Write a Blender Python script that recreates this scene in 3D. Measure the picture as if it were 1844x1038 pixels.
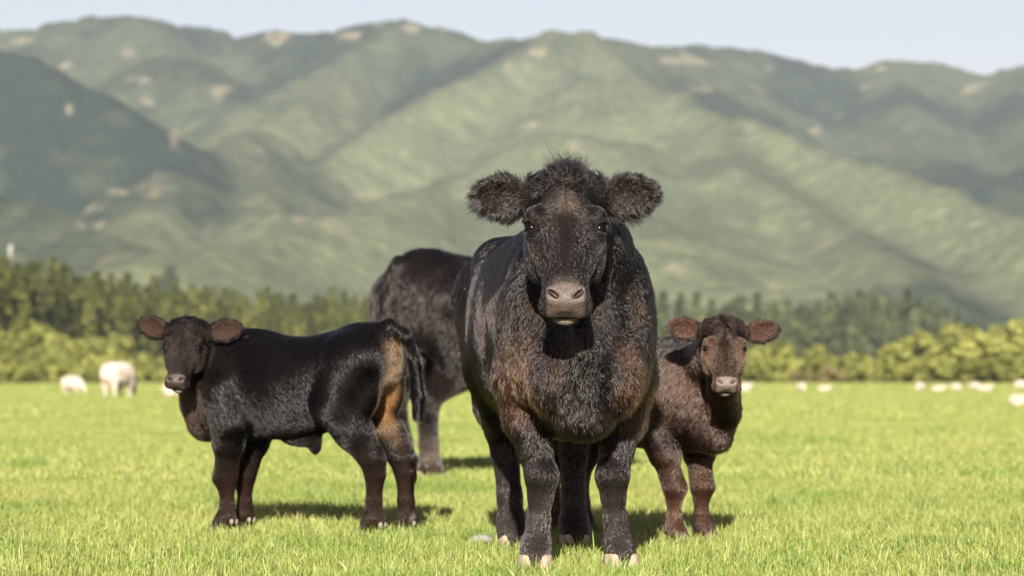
import bpy, math, random
import numpy as np
from mathutils import Matrix, Vector

# ------------------------------------------------------------------ clear
for o in list(bpy.data.objects):
    bpy.data.objects.remove(o)
sc = bpy.context.scene
COL = sc.collection
rng = np.random.default_rng(7)
random.seed(7)
R = math.radians

# ------------------------------------------------------------------ camera
W, H_ = 1844.0, 1038.0
LENS = 100.0
FPX = W * LENS / 36.0
CAMZ = 0.64
HORIZON = 678.0
TILT = math.atan((HORIZON - H_ / 2) / FPX)
cam_d = bpy.data.cameras.new('camera')
cam_d.lens = LENS
cam_d.sensor_width = 36.0
cam_d.clip_start = 0.1
cam_d.clip_end = 20000
cam_d.dof.use_dof = True
cam_d.dof.focus_distance = 8.95
cam_d.dof.aperture_fstop = 4.0
cam = bpy.data.objects.new('camera', cam_d)
cam.location = (0, 0, CAMZ)
cam.rotation_euler = (math.pi / 2 + TILT, 0, 0)
COL.objects.link(cam)
sc.camera = cam

# ------------------------------------------------------------------ sky, sun, exposure
SUN_EL, SUN_AZ = R(22.0), R(3.0)            # sun behind the camera, a little to the left
to_sun = Vector((-math.sin(SUN_AZ) * math.cos(SUN_EL), -math.cos(SUN_AZ) * math.cos(SUN_EL), math.sin(SUN_EL)))
world = bpy.data.worlds.new('World')
sc.world = world
world.use_nodes = True
wn = world.node_tree
wn.nodes.clear()
sky = wn.nodes.new('ShaderNodeTexSky')
sky.sky_type = 'NISHITA'
sky.sun_disc = False
sky.sun_elevation = SUN_EL
sky.sun_rotation = math.atan2(to_sun.x, to_sun.y)
sky.air_density = 1.0
sky.dust_density = 1.0
sky.ozone_density = 1.0
bg = wn.nodes.new('ShaderNodeBackground')
bg.inputs['Strength'].default_value = 0.052
wo = wn.nodes.new('ShaderNodeOutputWorld')
wb = wn.nodes.new('ShaderNodeMix')          # the photograph's slightly rosy white balance, over the whole sky
wb.data_type = 'RGBA'; wb.blend_type = 'MULTIPLY'
wb.inputs[0].default_value = 1.0
wb.inputs[7].default_value = (1.16, 0.92, 0.95, 1)
wn.links.new(sky.outputs[0], wb.inputs[6])
wn.links.new(wb.outputs[2], bg.inputs['Color'])
wn.links.new(bg.outputs[0], wo.inputs['Surface'])
sun_d = bpy.data.lights.new('sun', 'SUN')
sun_d.energy = 5.0
sun_d.angle = R(0.53)
sun_d.color = (1.0, 0.93, 0.82)
sun = bpy.data.objects.new('sun', sun_d)
sun.rotation_euler = to_sun.to_track_quat('Z', 'Y').to_euler()
sun.location = (-4, -30, 20)
COL.objects.link(sun)
sc.view_settings.view_transform = 'Standard'
sc.view_settings.look = 'None'
sc.view_settings.gamma = 1.0
sc.view_settings.use_curve_mapping = False
sc.view_settings.exposure = 1.2

cy = sc.cycles
cy.max_bounces = 8
cy.diffuse_bounces = 1
cy.glossy_bounces = 3
cy.transmission_bounces = 4
cy.transparent_max_bounces = 8
cy.volume_bounces = 0
cy.use_denoising = True
sc.cycles_curves.shape = 'RIBBONS'
sc.cycles_curves.subdivisions = 2


# ------------------------------------------------------------------ helpers
def at(px, py, D):
    """the point at distance Y = D that the photograph shows at px, py"""
    dx, dy = (px - W / 2) / FPX, (H_ / 2 - py) / FPX
    d = np.array([dx, math.cos(TILT) - dy * math.sin(TILT), math.sin(TILT) + dy * math.cos(TILT)])
    return np.array([0, 0, CAMZ]) + d * (D / d[1])


def tag(o, label=None, cat=None, group=None, kind=None):
    if label: o['label'] = label
    if cat: o['category'] = cat
    if group: o['group'] = group
    if kind: o['kind'] = kind
    return o


def link(o, parent=None):
    COL.objects.link(o)
    if parent is not None:
        o.parent = parent
    return o


def empty(name, loc=(0, 0, 0), rz=0.0):
    o = bpy.data.objects.new(name, None)
    o.location = loc
    o.rotation_euler = (0, 0, rz)
    o.empty_display_size = 0.2
    return link(o)


def mesh_np(name, V, F, smooth=True, cols=None, extra=None):
    """V (n,3), F (m,k) with k = 3 or 4"""
    V = np.asarray(V, dtype=np.float32)
    F = np.asarray(F, dtype=np.int32)
    m = bpy.data.meshes.new(name)
    k = F.shape[1]
    m.vertices.add(len(V))
    m.vertices.foreach_set('co', V.ravel())
    m.loops.add(F.size)
    m.loops.foreach_set('vertex_index', F.ravel())
    m.polygons.add(len(F))
    m.polygons.foreach_set('loop_start', np.arange(0, F.size, k, dtype=np.int32))
    m.polygons.foreach_set('loop_total', np.full(len(F), k, dtype=np.int32))
    m.polygons.foreach_set('use_smooth', np.full(len(F), smooth, dtype=bool))
    if cols is not None:
        a = m.attributes.new('Col', 'FLOAT_COLOR', 'POINT')
        c = np.ones((len(V), 4), dtype=np.float32)
        c[:, :cols.shape[1]] = cols
        a.data.foreach_set('color', c.ravel())
    for nm, arr in (extra or {}).items():
        a = m.attributes.new(nm, 'FLOAT', 'POINT')
        a.data.foreach_set('value', np.asarray(arr, dtype=np.float32))
    m.update(calc_edges=True)
    m.validate()
    return m


def obj(name, mesh, mat=None, parent=None):
    o = bpy.data.objects.new(name, mesh)
    if mat is not None and len(mesh.materials) == 0:
        mesh.materials.append(mat)
    return link(o, parent)


def mat(name):
    m = bpy.data.materials.new(name)
    m.use_nodes = True
    n = m.node_tree
    b = n.nodes['Principled BSDF']
    return m, n, b


def N(n, t, **kw):
    x = n.nodes.new(t)
    for k, v in kw.items():
        setattr(x, k, v)
    return x


def noise_node(n, scale, detail=3, rough=0.55, vec=None):
    x = N(n, 'ShaderNodeTexNoise')
    x.inputs['Scale'].default_value = scale
    x.inputs['Detail'].default_value = detail
    x.inputs['Roughness'].default_value = rough
    if vec is not None:
        n.links.new(vec, x.inputs['Vector'])
    return x


def ramp(n, fac, stops):
    r = N(n, 'ShaderNodeValToRGB')
    while len(r.color_ramp.elements) < len(stops):
        r.color_ramp.elements.new(0.5)
    for e, (p, c) in zip(r.color_ramp.elements, stops):
        e.position = p
        e.color = (*c, 1) if len(c) == 3 else c
    n.links.new(fac, r.inputs['Fac'])
    return r


class VNoise:
    """smooth 2-D / 3-D value noise in numpy"""
    def __init__(s, seed):
        s.t = np.random.default_rng(seed).random(65536).astype(np.float32)

    def _h(s, i, j, k):
        return s.t[((i * 73856093) ^ (j * 19349663) ^ (k * 83492791)) & 65535]

    def __call__(s, x, y, z=None):
        if z is None:
            z = np.zeros_like(x)
        i, j, k = np.floor(x).astype(np.int64), np.floor(y).astype(np.int64), np.floor(z).astype(np.int64)
        u, v, w = x - i, y - j, z - k
        u, v, w = u * u * (3 - 2 * u), v * v * (3 - 2 * v), w * w * (3 - 2 * w)
        def lx(jj, kk):
            return s._h(i, jj, kk) * (1 - u) + s._h(i + 1, jj, kk) * u
        a = lx(j, k) * (1 - v) + lx(j + 1, k) * v
        b = lx(j, k + 1) * (1 - v) + lx(j + 1, k + 1) * v
        return a * (1 - w) + b * w

    def fbm(s, x, y, z=None, oct=4, gain=0.5):
        out, amp, tot, f = 0, 1.0, 0.0, 1.0
        for q in range(oct):
            out = out + amp * s(x * f + 17.3 * q, y * f + 5.1 * q, None if z is None else z * f + 9.7 * q)
            tot += amp
            amp *= gain
            f *= 2.03
        return out / tot


VN = VNoise(11)


def sstep(a, b, x):
    t = np.clip((x - a) / (b - a), 0, 1)
    return t * t * (3 - 2 * t)


def mixc(a, b, t):
    t = np.asarray(t)[..., None]
    return np.asarray(a) * (1 - t) + np.asarray(b) * t


# ------------------------------------------------------------------ ground
def build_ground():
    m, n, b = mat('pasture_soil')
    tc = N(n, 'ShaderNodeTexCoord')
    big = noise_node(n, 0.12, 4, 0.6, tc.outputs['Object'])
    fine = noise_node(n, 9.0, 4, 0.65, tc.outputs['Object'])
    r1 = ramp(n, big.outputs['Fac'], [(0.3, (0.055, 0.075, 0.014)), (0.7, (0.090, 0.105, 0.022))])
    r2 = ramp(n, fine.outputs['Fac'], [(0.3, (0.6, 0.6, 0.6)), (0.75, (1.15, 1.15, 1.1))])
    mx = N(n, 'ShaderNodeMix', data_type='RGBA', blend_type='MULTIPLY')
    mx.inputs[0].default_value = 1.0
    n.links.new(r1.outputs[0], mx.inputs[6]); n.links.new(r2.outputs[0], mx.inputs[7])
    n.links.new(mx.outputs[2], b.inputs['Base Color'])
    b.inputs['Roughness'].default_value = 0.95
    b.inputs['Specular IOR Level'].default_value = 0.1
    bp = N(n, 'ShaderNodeBump'); bp.inputs['Strength'].default_value = 0.8; bp.inputs['Distance'].default_value = 0.052
    n.links.new(fine.outputs['Fac'], bp.inputs['Height']); n.links.new(bp.outputs[0], b.inputs['Normal'])
    # one sheet to the horizon, finer near the camera
    ys = np.concatenate([np.linspace(-60, 60, 41), np.geomspace(64, 4600, 50)])
    xs = np.concatenate([-np.geomspace(2500, 12, 30), np.linspace(-10, 10, 21), np.geomspace(12, 2500, 30)])
    X, Y = np.meshgrid(xs, ys)
    V = np.stack([X, Y, np.zeros_like(X)], -1).reshape(-1, 3)
    nx, ny = len(xs), len(ys)
    I = np.arange(nx * ny).reshape(ny, nx)
    F = np.stack([I[:-1, :-1], I[:-1, 1:], I[1:, 1:], I[1:, :-1]], -1).reshape(-1, 4)
    o = obj('ground', mesh_np('ground', V, F), m)
    tag(o, 'flat bright green pasture ground running to the hills', None, None, 'structure')


build_ground()


# ------------------------------------------------------------------ hills
def build_hills():
    # ridge crests as (photo x, photo y, distance); they are real crests at those distances
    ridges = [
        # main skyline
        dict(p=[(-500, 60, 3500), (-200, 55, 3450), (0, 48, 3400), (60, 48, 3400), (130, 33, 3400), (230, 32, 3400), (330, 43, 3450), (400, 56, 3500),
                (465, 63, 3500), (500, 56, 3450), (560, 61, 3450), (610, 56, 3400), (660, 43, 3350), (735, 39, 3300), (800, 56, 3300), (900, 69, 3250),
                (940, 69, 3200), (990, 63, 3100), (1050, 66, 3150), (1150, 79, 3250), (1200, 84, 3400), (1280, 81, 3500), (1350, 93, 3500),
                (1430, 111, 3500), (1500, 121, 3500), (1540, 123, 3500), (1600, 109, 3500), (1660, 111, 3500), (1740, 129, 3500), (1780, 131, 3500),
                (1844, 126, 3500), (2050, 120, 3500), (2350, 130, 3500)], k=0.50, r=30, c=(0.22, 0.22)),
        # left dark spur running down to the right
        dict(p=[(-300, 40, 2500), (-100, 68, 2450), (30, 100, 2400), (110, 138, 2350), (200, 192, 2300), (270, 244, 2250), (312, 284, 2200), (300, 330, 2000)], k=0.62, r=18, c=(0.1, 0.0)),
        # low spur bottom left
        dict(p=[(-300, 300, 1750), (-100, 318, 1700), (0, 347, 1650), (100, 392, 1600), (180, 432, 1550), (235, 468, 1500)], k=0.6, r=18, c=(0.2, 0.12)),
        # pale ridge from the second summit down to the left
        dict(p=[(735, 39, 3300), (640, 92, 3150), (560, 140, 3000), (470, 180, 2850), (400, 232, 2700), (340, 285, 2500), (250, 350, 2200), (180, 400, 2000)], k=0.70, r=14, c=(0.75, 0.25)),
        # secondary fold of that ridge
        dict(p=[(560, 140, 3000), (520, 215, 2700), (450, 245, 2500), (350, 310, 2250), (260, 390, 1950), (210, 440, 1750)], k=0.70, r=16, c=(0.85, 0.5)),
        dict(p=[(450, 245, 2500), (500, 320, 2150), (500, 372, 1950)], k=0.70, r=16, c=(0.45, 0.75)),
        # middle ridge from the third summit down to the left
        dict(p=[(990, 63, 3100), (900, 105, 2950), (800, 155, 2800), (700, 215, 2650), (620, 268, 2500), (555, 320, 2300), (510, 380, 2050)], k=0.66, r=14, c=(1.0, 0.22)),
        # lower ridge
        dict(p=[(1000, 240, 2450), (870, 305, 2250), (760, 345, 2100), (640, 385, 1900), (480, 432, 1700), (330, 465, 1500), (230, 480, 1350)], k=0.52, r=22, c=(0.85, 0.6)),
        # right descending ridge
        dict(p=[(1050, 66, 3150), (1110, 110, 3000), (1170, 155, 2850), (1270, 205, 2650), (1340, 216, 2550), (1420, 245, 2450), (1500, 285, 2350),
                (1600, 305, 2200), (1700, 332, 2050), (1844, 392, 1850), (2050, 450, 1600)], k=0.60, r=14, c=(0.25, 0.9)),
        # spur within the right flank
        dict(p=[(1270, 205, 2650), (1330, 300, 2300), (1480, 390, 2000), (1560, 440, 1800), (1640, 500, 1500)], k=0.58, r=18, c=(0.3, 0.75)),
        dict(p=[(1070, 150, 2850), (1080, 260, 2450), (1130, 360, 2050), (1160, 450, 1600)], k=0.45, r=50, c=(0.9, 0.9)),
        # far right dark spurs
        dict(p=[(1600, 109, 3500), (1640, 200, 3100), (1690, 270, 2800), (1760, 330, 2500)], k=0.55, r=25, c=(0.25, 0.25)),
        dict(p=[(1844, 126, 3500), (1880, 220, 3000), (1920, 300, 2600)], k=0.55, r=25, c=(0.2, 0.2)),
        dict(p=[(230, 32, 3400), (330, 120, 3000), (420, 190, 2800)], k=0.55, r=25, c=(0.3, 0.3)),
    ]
    ncol, nrow = 520, 430
    tx = np.linspace(-0.30, 0.30, ncol)
    dd = np.geomspace(760, 4300, nrow)
    T, D = np.meshgrid(tx, dd)
    X, Y = T * D, D
    S = 7.0
    hs, cs = [], []
    for rd in ridges:
        P = np.array([at(*q) for q in rd['p']])
        best = np.full(X.shape, -1e9); tn = np.zeros(X.shape)
        for a, b in zip(P[:-1], P[1:]):
            ab = b[:2] - a[:2]
            t = np.clip(((X - a[0]) * ab[0] + (Y - a[1]) * ab[1]) / (ab @ ab), 0, 1)
            dx, dy = X - a[0] - t * ab[0], Y - a[1] - t * ab[1]
            dist = np.sqrt(dx * dx + dy * dy)
            # gullies cut the flanks
            h = a[2] + t * (b[2] - a[2]) - rd['k'] * (np.sqrt(dist ** 2 + rd['r'] ** 2) - rd['r'])
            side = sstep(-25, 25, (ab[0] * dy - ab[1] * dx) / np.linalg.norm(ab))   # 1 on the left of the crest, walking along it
            tn = np.where(h > best, rd['c'][1] + (rd['c'][0] - rd['c'][1]) * side, tn)  # flank tones: vegetation, with slope shading also painted into the colour for relief
            best = np.maximum(best, h)
        hs.append(best); cs.append(tn)
    base = (D - 900) * 0.035 - 4
    hs.append(base); cs.append(np.full(X.shape, 0.6))
    hs = np.array(hs)
    mxh = hs.max(0)
    wgt = np.exp((hs - mxh) / S)
    Z = mxh + S * np.log(wgt.sum(0))
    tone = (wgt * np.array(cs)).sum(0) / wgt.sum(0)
    lift = sstep(-5, 40, Z)
    Z += lift * ((VN.fbm(X / 170, Y / 170, oct=4) - 0.5) * 11)
    fold = np.abs(VN.fbm(X / 90 + 40, Y / 260, oct=3) - 0.5)
    Z -= lift * np.clip(0.12 - fold, 0, 1) * 50 * sstep(20, 120, Z)
    # tree crowns break the surface
    Z += lift * np.clip(D / 2600, 0.35, 1) * ((VN(X / 9, Y / 9) - 0.5) * 4.5 + (VN(X / 22, Y / 22) - 0.5) * 3.0)
    Z = np.maximum(np.where(D < 800, np.minimum(Z, -1.0), Z), -6.0)
    # tan clearings and slips: real bare patches on the slopes
    px = W / 2 + FPX * (X / Y)
    py = HORIZON - FPX * ((Z - CAMZ) / Y)
    bare = np.zeros_like(X)
    spots = [(735, 50, 55, 13), (500, 66, 34, 12), (640, 62, 30, 9), (950, 228, 20, 14), (1032, 266, 24, 14), (722, 280, 16, 12), (690, 300, 14, 8), (395, 165, 32, 14),
             (1215, 482, 26, 16), (1400, 515, 26, 11), (1255, 160, 26, 9), (1235, 106, 55, 12), (1215, 128, 14, 7), (1560, 156, 14, 9), (1768, 150, 22, 12),
             (1745, 162, 9, 7), (232, 97, 14, 8), (262, 180, 14, 10), (250, 140, 20, 8), (125, 200, 8, 10), (310, 252, 18, 22), (175, 375, 34, 9), (150, 405, 30, 8), (205, 345, 18, 9),
             (40, 72, 20, 7), (750, 95, 12, 9), (915, 120, 12, 8), (975, 95, 34, 9), (1470, 235, 12, 8), (1585, 122, 12, 6), (1340, 225, 40, 8),
             (100, 118, 34, 8), (1240, 470, 8, 8), (540, 395, 24, 7), (660, 350, 26, 8), (1375, 100, 14, 5), (1395, 118, 14, 5)]
    jit = (VN.fbm(X / 14, Z / 7, oct=3) - 0.5) * 3.0
    for (cx, cyy, rx, ry) in spots:
        dq = np.sqrt(((px - cx) / (rx * 0.9)) ** 2 + ((py - cyy) / (ry * 0.75)) ** 2) + jit
        bare = np.maximum(bare, (1 - sstep(0.3, 1.0, dq)) * 0.7)
    bare = np.maximum(bare, sstep(0.74, 0.84, VN.fbm(X / 50 + 9, Y / 80, oct=3)) * 0.3)
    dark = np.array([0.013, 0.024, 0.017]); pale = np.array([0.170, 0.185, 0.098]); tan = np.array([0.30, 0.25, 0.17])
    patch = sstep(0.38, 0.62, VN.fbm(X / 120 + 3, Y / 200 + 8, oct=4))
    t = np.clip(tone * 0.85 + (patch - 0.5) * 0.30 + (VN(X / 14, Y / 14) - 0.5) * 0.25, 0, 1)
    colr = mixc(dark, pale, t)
    colr = mixc(colr, tan, bare)
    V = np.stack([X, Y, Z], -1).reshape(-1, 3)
    global HILL
    HILL = (tx, dd, Z)
    I = np.arange(ncol * nrow).reshape(nrow, ncol)
    F = np.stack([I[:-1, :-1], I[:-1, 1:], I[1:, 1:], I[1:, :-1]], -1).reshape(-1, 4)
    m, n, b = mat('forested_hillside')
    at_ = N(n, 'ShaderNodeAttribute'); at_.attribute_name = 'Col'
    tc = N(n, 'ShaderNodeTexCoord')
    nz = noise_node(n, 0.11, 4, 0.6, tc.outputs['Object'])
    r2 = ramp(n, nz.outputs['Fac'], [(0.3, (0.6, 0.64, 0.64)), (0.72, (1.25, 1.25, 1.2))])
    mx = N(n, 'ShaderNodeMix', data_type='RGBA', blend_type='MULTIPLY'); mx.inputs[0].default_value = 1.0
    n.links.new(at_.outputs['Color'], mx.inputs[6]); n.links.new(r2.outputs[0], mx.inputs[7])
    n.links.new(mx.outputs[2], b.inputs['Base Color'])
    b.inputs['Roughness'].default_value = 1.0
    b.inputs['Specular IOR Level'].default_value = 0.0
    bp = N(n, 'ShaderNodeBump'); bp.inputs['Strength'].default_value = 0.7; bp.inputs['Distance'].default_value = 5.0
    n.links.new(nz.outputs['Fac'], bp.inputs['Height']); n.links.new(bp.outputs[0], b.inputs['Normal'])
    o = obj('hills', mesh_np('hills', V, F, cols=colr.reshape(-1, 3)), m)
    tag(o, 'hazy forested hills with folded spurs and tan clearings', None, None, 'structure')


build_hills()


# ------------------------------------------------------------------ haze
def build_haze():
    x, y0, y1, z0, z1 = 2600.0, -80.0, 4700.0, -7.0, 640.0
    V = [(sx * x, yy, zz) for zz in (z0, z1) for yy in (y0, y1) for sx in (-1, 1)]
    F = [(0, 2, 3, 1), (4, 5, 7, 6), (0, 1, 5, 4), (2, 6, 7, 3), (0, 4, 6, 2), (1, 3, 7, 5)]
    m = bpy.data.materials.new('valley_haze'); m.use_nodes = True
    n = m.node_tree; n.nodes.clear()
    out = N(n, 'ShaderNodeOutputMaterial')
    pv = N(n, 'ShaderNodeVolumePrincipled')
    pv.inputs['Color'].default_value = (0.80, 0.93, 1.0, 1)
    pv.inputs['Density'].default_value = 0.000085
    pv.inputs['Anisotropy'].default_value = 0.0
    n.links.new(pv.outputs[0], out.inputs['Volume'])
    o = obj('haze', mesh_np('haze', V, F, smooth=False), m)
    tag(o, 'thin pale blue haze filling the valley air', None, None, 'stuff')


build_haze()


# ------------------------------------------------------------------ implicit modelling of animals
def unit(v):
    v = np.asarray(v, dtype=float)
    return v / np.linalg.norm(v)


def curve1d(s, x):
    """smooth (monotone cubic) interpolation of the columns of a station table"""
    s = np.asarray(s, dtype=float)
    t, v = s[:, 0], s[:, 1]
    h = np.diff(t); dl = np.diff(v) / h
    m = np.zeros(len(t)); m[0], m[-1] = dl[0], dl[-1]
    for i in range(1, len(t) - 1):
        m[i] = 0 if dl[i - 1] * dl[i] <= 0 else 2 * dl[i - 1] * dl[i] / (dl[i - 1] + dl[i])
    x = np.clip(x, t[0], t[-1])
    i = np.clip(np.searchsorted(t, x, side='right') - 1, 0, len(t) - 2)
    u = (x - t[i]) / h[i]
    return ((2 * u ** 3 - 3 * u ** 2 + 1) * v[i] + (u ** 3 - 2 * u ** 2 + u) * h[i] * m[i]
            + (-2 * u ** 3 + 3 * u ** 2) * v[i + 1] + (u ** 3 - u ** 2) * h[i] * m[i + 1])


class Clay:
    def __init__(s, lo, hi, vox):
        s.lo = np.asarray(lo, dtype=np.float32); s.vox = vox
        s.n = np.ceil((np.asarray(hi) - s.lo) / vox).astype(int) + 1
        s.d = np.full(s.n, 1.0, dtype=np.float32)

    def _box(s, lo, hi):
        a = np.maximum(np.floor((np.asarray(lo) - s.lo) / s.vox).astype(int), 0)
        b = np.minimum(np.ceil((np.asarray(hi) - s.lo) / s.vox).astype(int) + 1, s.n)
        b = np.maximum(b, a + 1)
        ax = [(s.lo[i] + np.arange(a[i], b[i], dtype=np.float32) * s.vox) for i in range(3)]
        sl = tuple(slice(a[i], b[i]) for i in range(3))
        return sl, ax[0][:, None, None], ax[1][None, :, None], ax[2][None, None, :]

    def add(s, f, lo, hi, k=0.03):
        pad = k + 0.02
        sl, X, Y, Z = s._box(np.asarray(lo) - pad, np.asarray(hi) + pad)
        b = f(X, Y, Z); a = s.d[sl]
        h = np.maximum(k - np.abs(a - b), 0) / k
        s.d[sl] = np.minimum(a, b) - h * h * k * 0.25

    def cut(s, f, lo, hi, k=0.01):
        sl, X, Y, Z = s._box(np.asarray(lo) - k - 0.01, np.asarray(hi) + k + 0.01)
        b = -f(X, Y, Z); a = s.d[sl]
        h = np.maximum(k - np.abs(a - b), 0) / k
        s.d[sl] = np.maximum(a, b) + h * h * k * 0.25

    # primitives
    @staticmethod
    def f_cone(a, b, ra, rb, ax=None, sq=1.0):
        a, b = np.asarray(a, float), np.asarray(b, float); ab = b - a; L = ab @ ab + 1e-9
        def f(X, Y, Z):
            x, y, z = X - a[0], Y - a[1], Z - a[2]
            t = np.clip((x * ab[0] + y * ab[1] + z * ab[2]) / L, 0, 1)
            x, y, z = x - t * ab[0], y - t * ab[1], z - t * ab[2]
            q = x * x + y * y + z * z
            if ax is not None:
                w = x * ax[0] + y * ax[1] + z * ax[2]
                q = q - w * w + (w / sq) ** 2
            return np.sqrt(q + 1e-12) - (ra + (rb - ra) * t)
        return f

    def cone(s, a, b, ra, rb, k=0.03, ax=None, sq=1.0):
        m = max(ra, rb) * max(1, sq)
        s.add(s.f_cone(a, b, ra, rb, ax, sq), np.minimum(a, b) - m, np.maximum(a, b) + m, k)

    @staticmethod
    def f_ell(c, r, A=None):
        c, r = np.asarray(c, float), np.asarray(r, float)
        A = np.eye(3) if A is None else np.asarray(A)
        def f(X, Y, Z):
            x, y, z = X - c[0], Y - c[1], Z - c[2]
            q = [(x * A[i, 0] + y * A[i, 1] + z * A[i, 2]) / r[i] for i in range(3)]
            k0 = np.sqrt(q[0] ** 2 + q[1] ** 2 + q[2] ** 2 + 1e-9)
            k1 = np.sqrt((q[0] / r[0]) ** 2 + (q[1] / r[1]) ** 2 + (q[2] / r[2]) ** 2 + 1e-9)
            return k0 * (k0 - 1) / k1
        return f

    def ell(s, c, r, k=0.03, A=None, cut=False):
        m = max(r)
        (s.cut if cut else s.add)(s.f_ell(c, r, A), np.asarray(c) - m, np.asarray(c) + m, k)

    def loft(s, o, ex, eu, ev, st, k=0.03, p=2.3):
        """stations (u, v_top, v_bottom, half width): a body swept along eu"""
        st = np.asarray(st, dtype=float)
        us = np.linspace(st[0, 0], st[-1, 0], 400)
        vt = curve1d(st[:, [0, 1]], us); vb = curve1d(st[:, [0, 2]], us); w = curve1d(st[:, [0, 3]], us)
        o = np.asarray(o, float)
        def f(X, Y, Z):
            x, y, z = X - o[0], Y - o[1], Z - o[2]
            q = x * ex[0] + y * ex[1] + z * ex[2]
            u = x * eu[0] + y * eu[1] + z * eu[2]
            v = x * ev[0] + y * ev[1] + z * ev[2]
            T, B, Wd = np.interp(u, us, vt), np.interp(u, us, vb), np.interp(u, us, w)
            hh = (T - B) * 0.5
            rho = (np.abs(q / Wd) ** p + np.abs((v - (T + B) * 0.5) / hh) ** p + 1e-9) ** (1 / p)
            d = (rho - 1) * np.minimum(Wd, hh)
            du = np.maximum(np.maximum(us[0] - u, u - us[-1]), 0)
            return np.where(du > 0, np.sqrt(np.maximum(d, 0) ** 2 + du ** 2), d).astype(np.float32)
        cor = []
        for u in (us[0], us[len(us) // 3], us[2 * len(us) // 3], us[-1]):
            for v in (vt.max(), vb.min()):
                for q in (-w.max(), w.max()):
                    cor.append(o + u * eu + v * ev + q * ex)
        cor = np.array(cor)
        s.add(f, cor.min(0) - 0.02, cor.max(0) + 0.02, k)

    def mesh(s, smooth=2):
        d = s.d; n = np.array(d.shape) - 1
        neg = d < 0
        cnt = np.zeros(n, dtype=np.int8)
        for i in (0, 1):
            for j in (0, 1):
                for k in (0, 1):
                    cnt += neg[i:i + n[0], j:j + n[1], k:k + n[2]]
        act = np.argwhere((cnt > 0) & (cnt < 8))
        idx = np.full(n, -1, dtype=np.int32)
        idx[act[:, 0], act[:, 1], act[:, 2]] = np.arange(len(act))
        corner = np.array([[i, j, k] for i in (0, 1) for j in (0, 1) for k in (0, 1)])
        val = np.stack([d[act[:, 0] + c[0], act[:, 1] + c[1], act[:, 2] + c[2]] for c in corner], 1)
        acc = np.zeros((len(act), 3)); num = np.zeros(len(act))
        for a in range(8):
            for b in range(a + 1, 8):
                if np.abs(corner[a] - corner[b]).sum() != 1:
                    continue
                va, vb = val[:, a], val[:, b]
                m = (va < 0) != (vb < 0)
                t = np.where(m, va / np.where(m, va - vb, 1), 0)
                acc += m[:, None] * (corner[a] + t[:, None] * (corner[b] - corner[a])); num += m
        V = s.lo + (act + acc / num[:, None]) * s.vox
        Fs = []
        for ax in range(3):
            o1, o2 = [i for i in range(3) if i != ax]
            sa = [slice(None)] * 3; sb = [slice(None)] * 3
            sa[ax] = slice(0, -1); sb[ax] = slice(1, None)
            A, B = neg[tuple(sa)], neg[tuple(sb)]
            e = np.argwhere(A != B)
            e = e[(e[:, o1] > 0) & (e[:, o2] > 0) & (e[:, o1] < n[o1]) & (e[:, o2] < n[o2])]
            fl = A[e[:, 0], e[:, 1], e[:, 2]]
            def g(i, j):
                q = e.copy(); q[:, o1] -= i; q[:, o2] -= j
                return idx[q[:, 0], q[:, 1], q[:, 2]]
            Q = np.stack([g(1, 1), g(0, 1), g(0, 0), g(1, 0)], 1)
            if ax == 1:
                fl = ~fl
            Q[~fl] = Q[~fl][:, ::-1]
            Fs.append(Q)
        F = np.concatenate(Fs)
        F = F[(F >= 0).all(1)]
        E = np.concatenate([F[:, [0, 1]], F[:, [1, 2]], F[:, [2, 3]], F[:, [3, 0]]])
        deg = np.bincount(E.ravel(), minlength=len(V))
        for _ in range(smooth):
            nv = np.zeros_like(V)
            for c in range(3):
                nv[:, c] = np.bincount(E[:, 0], V[E[:, 1], c], len(V)) + np.bincount(E[:, 1], V[E[:, 0], c], len(V))
            V = V * 0.4 + 0.6 * nv / np.maximum(deg, 1)[:, None]
        return V, F


def vnormals(V, F):
    a = V[F[:, 2]] - V[F[:, 0]]; b = V[F[:, 3]] - V[F[:, 1]]
    fn = np.cross(a, b)
    Nn = np.zeros_like(V)
    for c in range(3):
        for q in range(4):
            Nn[:, c] += np.bincount(F[:, q], fn[:, c], len(V))
    return Nn / (np.linalg.norm(Nn, axis=1, keepdims=True) + 1e-12)


def rotz(a):
    return np.array([[math.cos(a), -math.sin(a), 0], [math.sin(a), math.cos(a), 0], [0, 0, 1.0]])


class Head:
    """head frame in animal space: ex = lateral, eu = poll to muzzle, ev = out of the face"""
    def __init__(s, poll, yaw, pitch, roll, scale, wid=1.0, body_rot=0.0, eye_u=0.195):
        Rb = rotz(-body_rot)
        Rw = rotz(yaw)
        f = Rw @ np.array([0, -1.0, 0]); r = Rw @ np.array([1.0, 0, 0]); up = np.array([0, 0, 1.0])
        r, up = r * math.cos(roll) + up * math.sin(roll), up * math.cos(roll) - r * math.sin(roll)
        s.fw, s.rt, s.up = Rb @ f, Rb @ r, Rb @ up
        s.eu = s.fw * math.cos(pitch) - s.up * math.sin(pitch)
        s.ev = s.fw * math.sin(pitch) + s.up * math.cos(pitch)
        s.ex = s.rt
        s.s, s.wd = scale, wid
        s.ua, s.ub = [-0.2, 0.0, 0.195, 0.51, 0.7], [-0.2, 0.0, eye_u, 0.51, 0.7]
        s.o = np.asarray(poll, float)
        s.A = np.array([s.ex, s.eu, s.ev])

    def P(s, x, u, v):
        return s.o + s.s * (x * s.wd * s.ex + np.interp(u, s.ua, s.ub) * s.eu + v * s.ev)

    def loc(s, Pts):
        q = (Pts - s.o) @ s.A.T / s.s
        q[:, 0] /= s.wd
        q[:, 1] = np.interp(q[:, 1], s.ub, s.ua)
        return q


EAR = dict(length=0.18, h=0.066, tip=0.55, up=0.10, back=0.12, bu=0.05, tipdrop=0.0)


EU = 0.195


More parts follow.
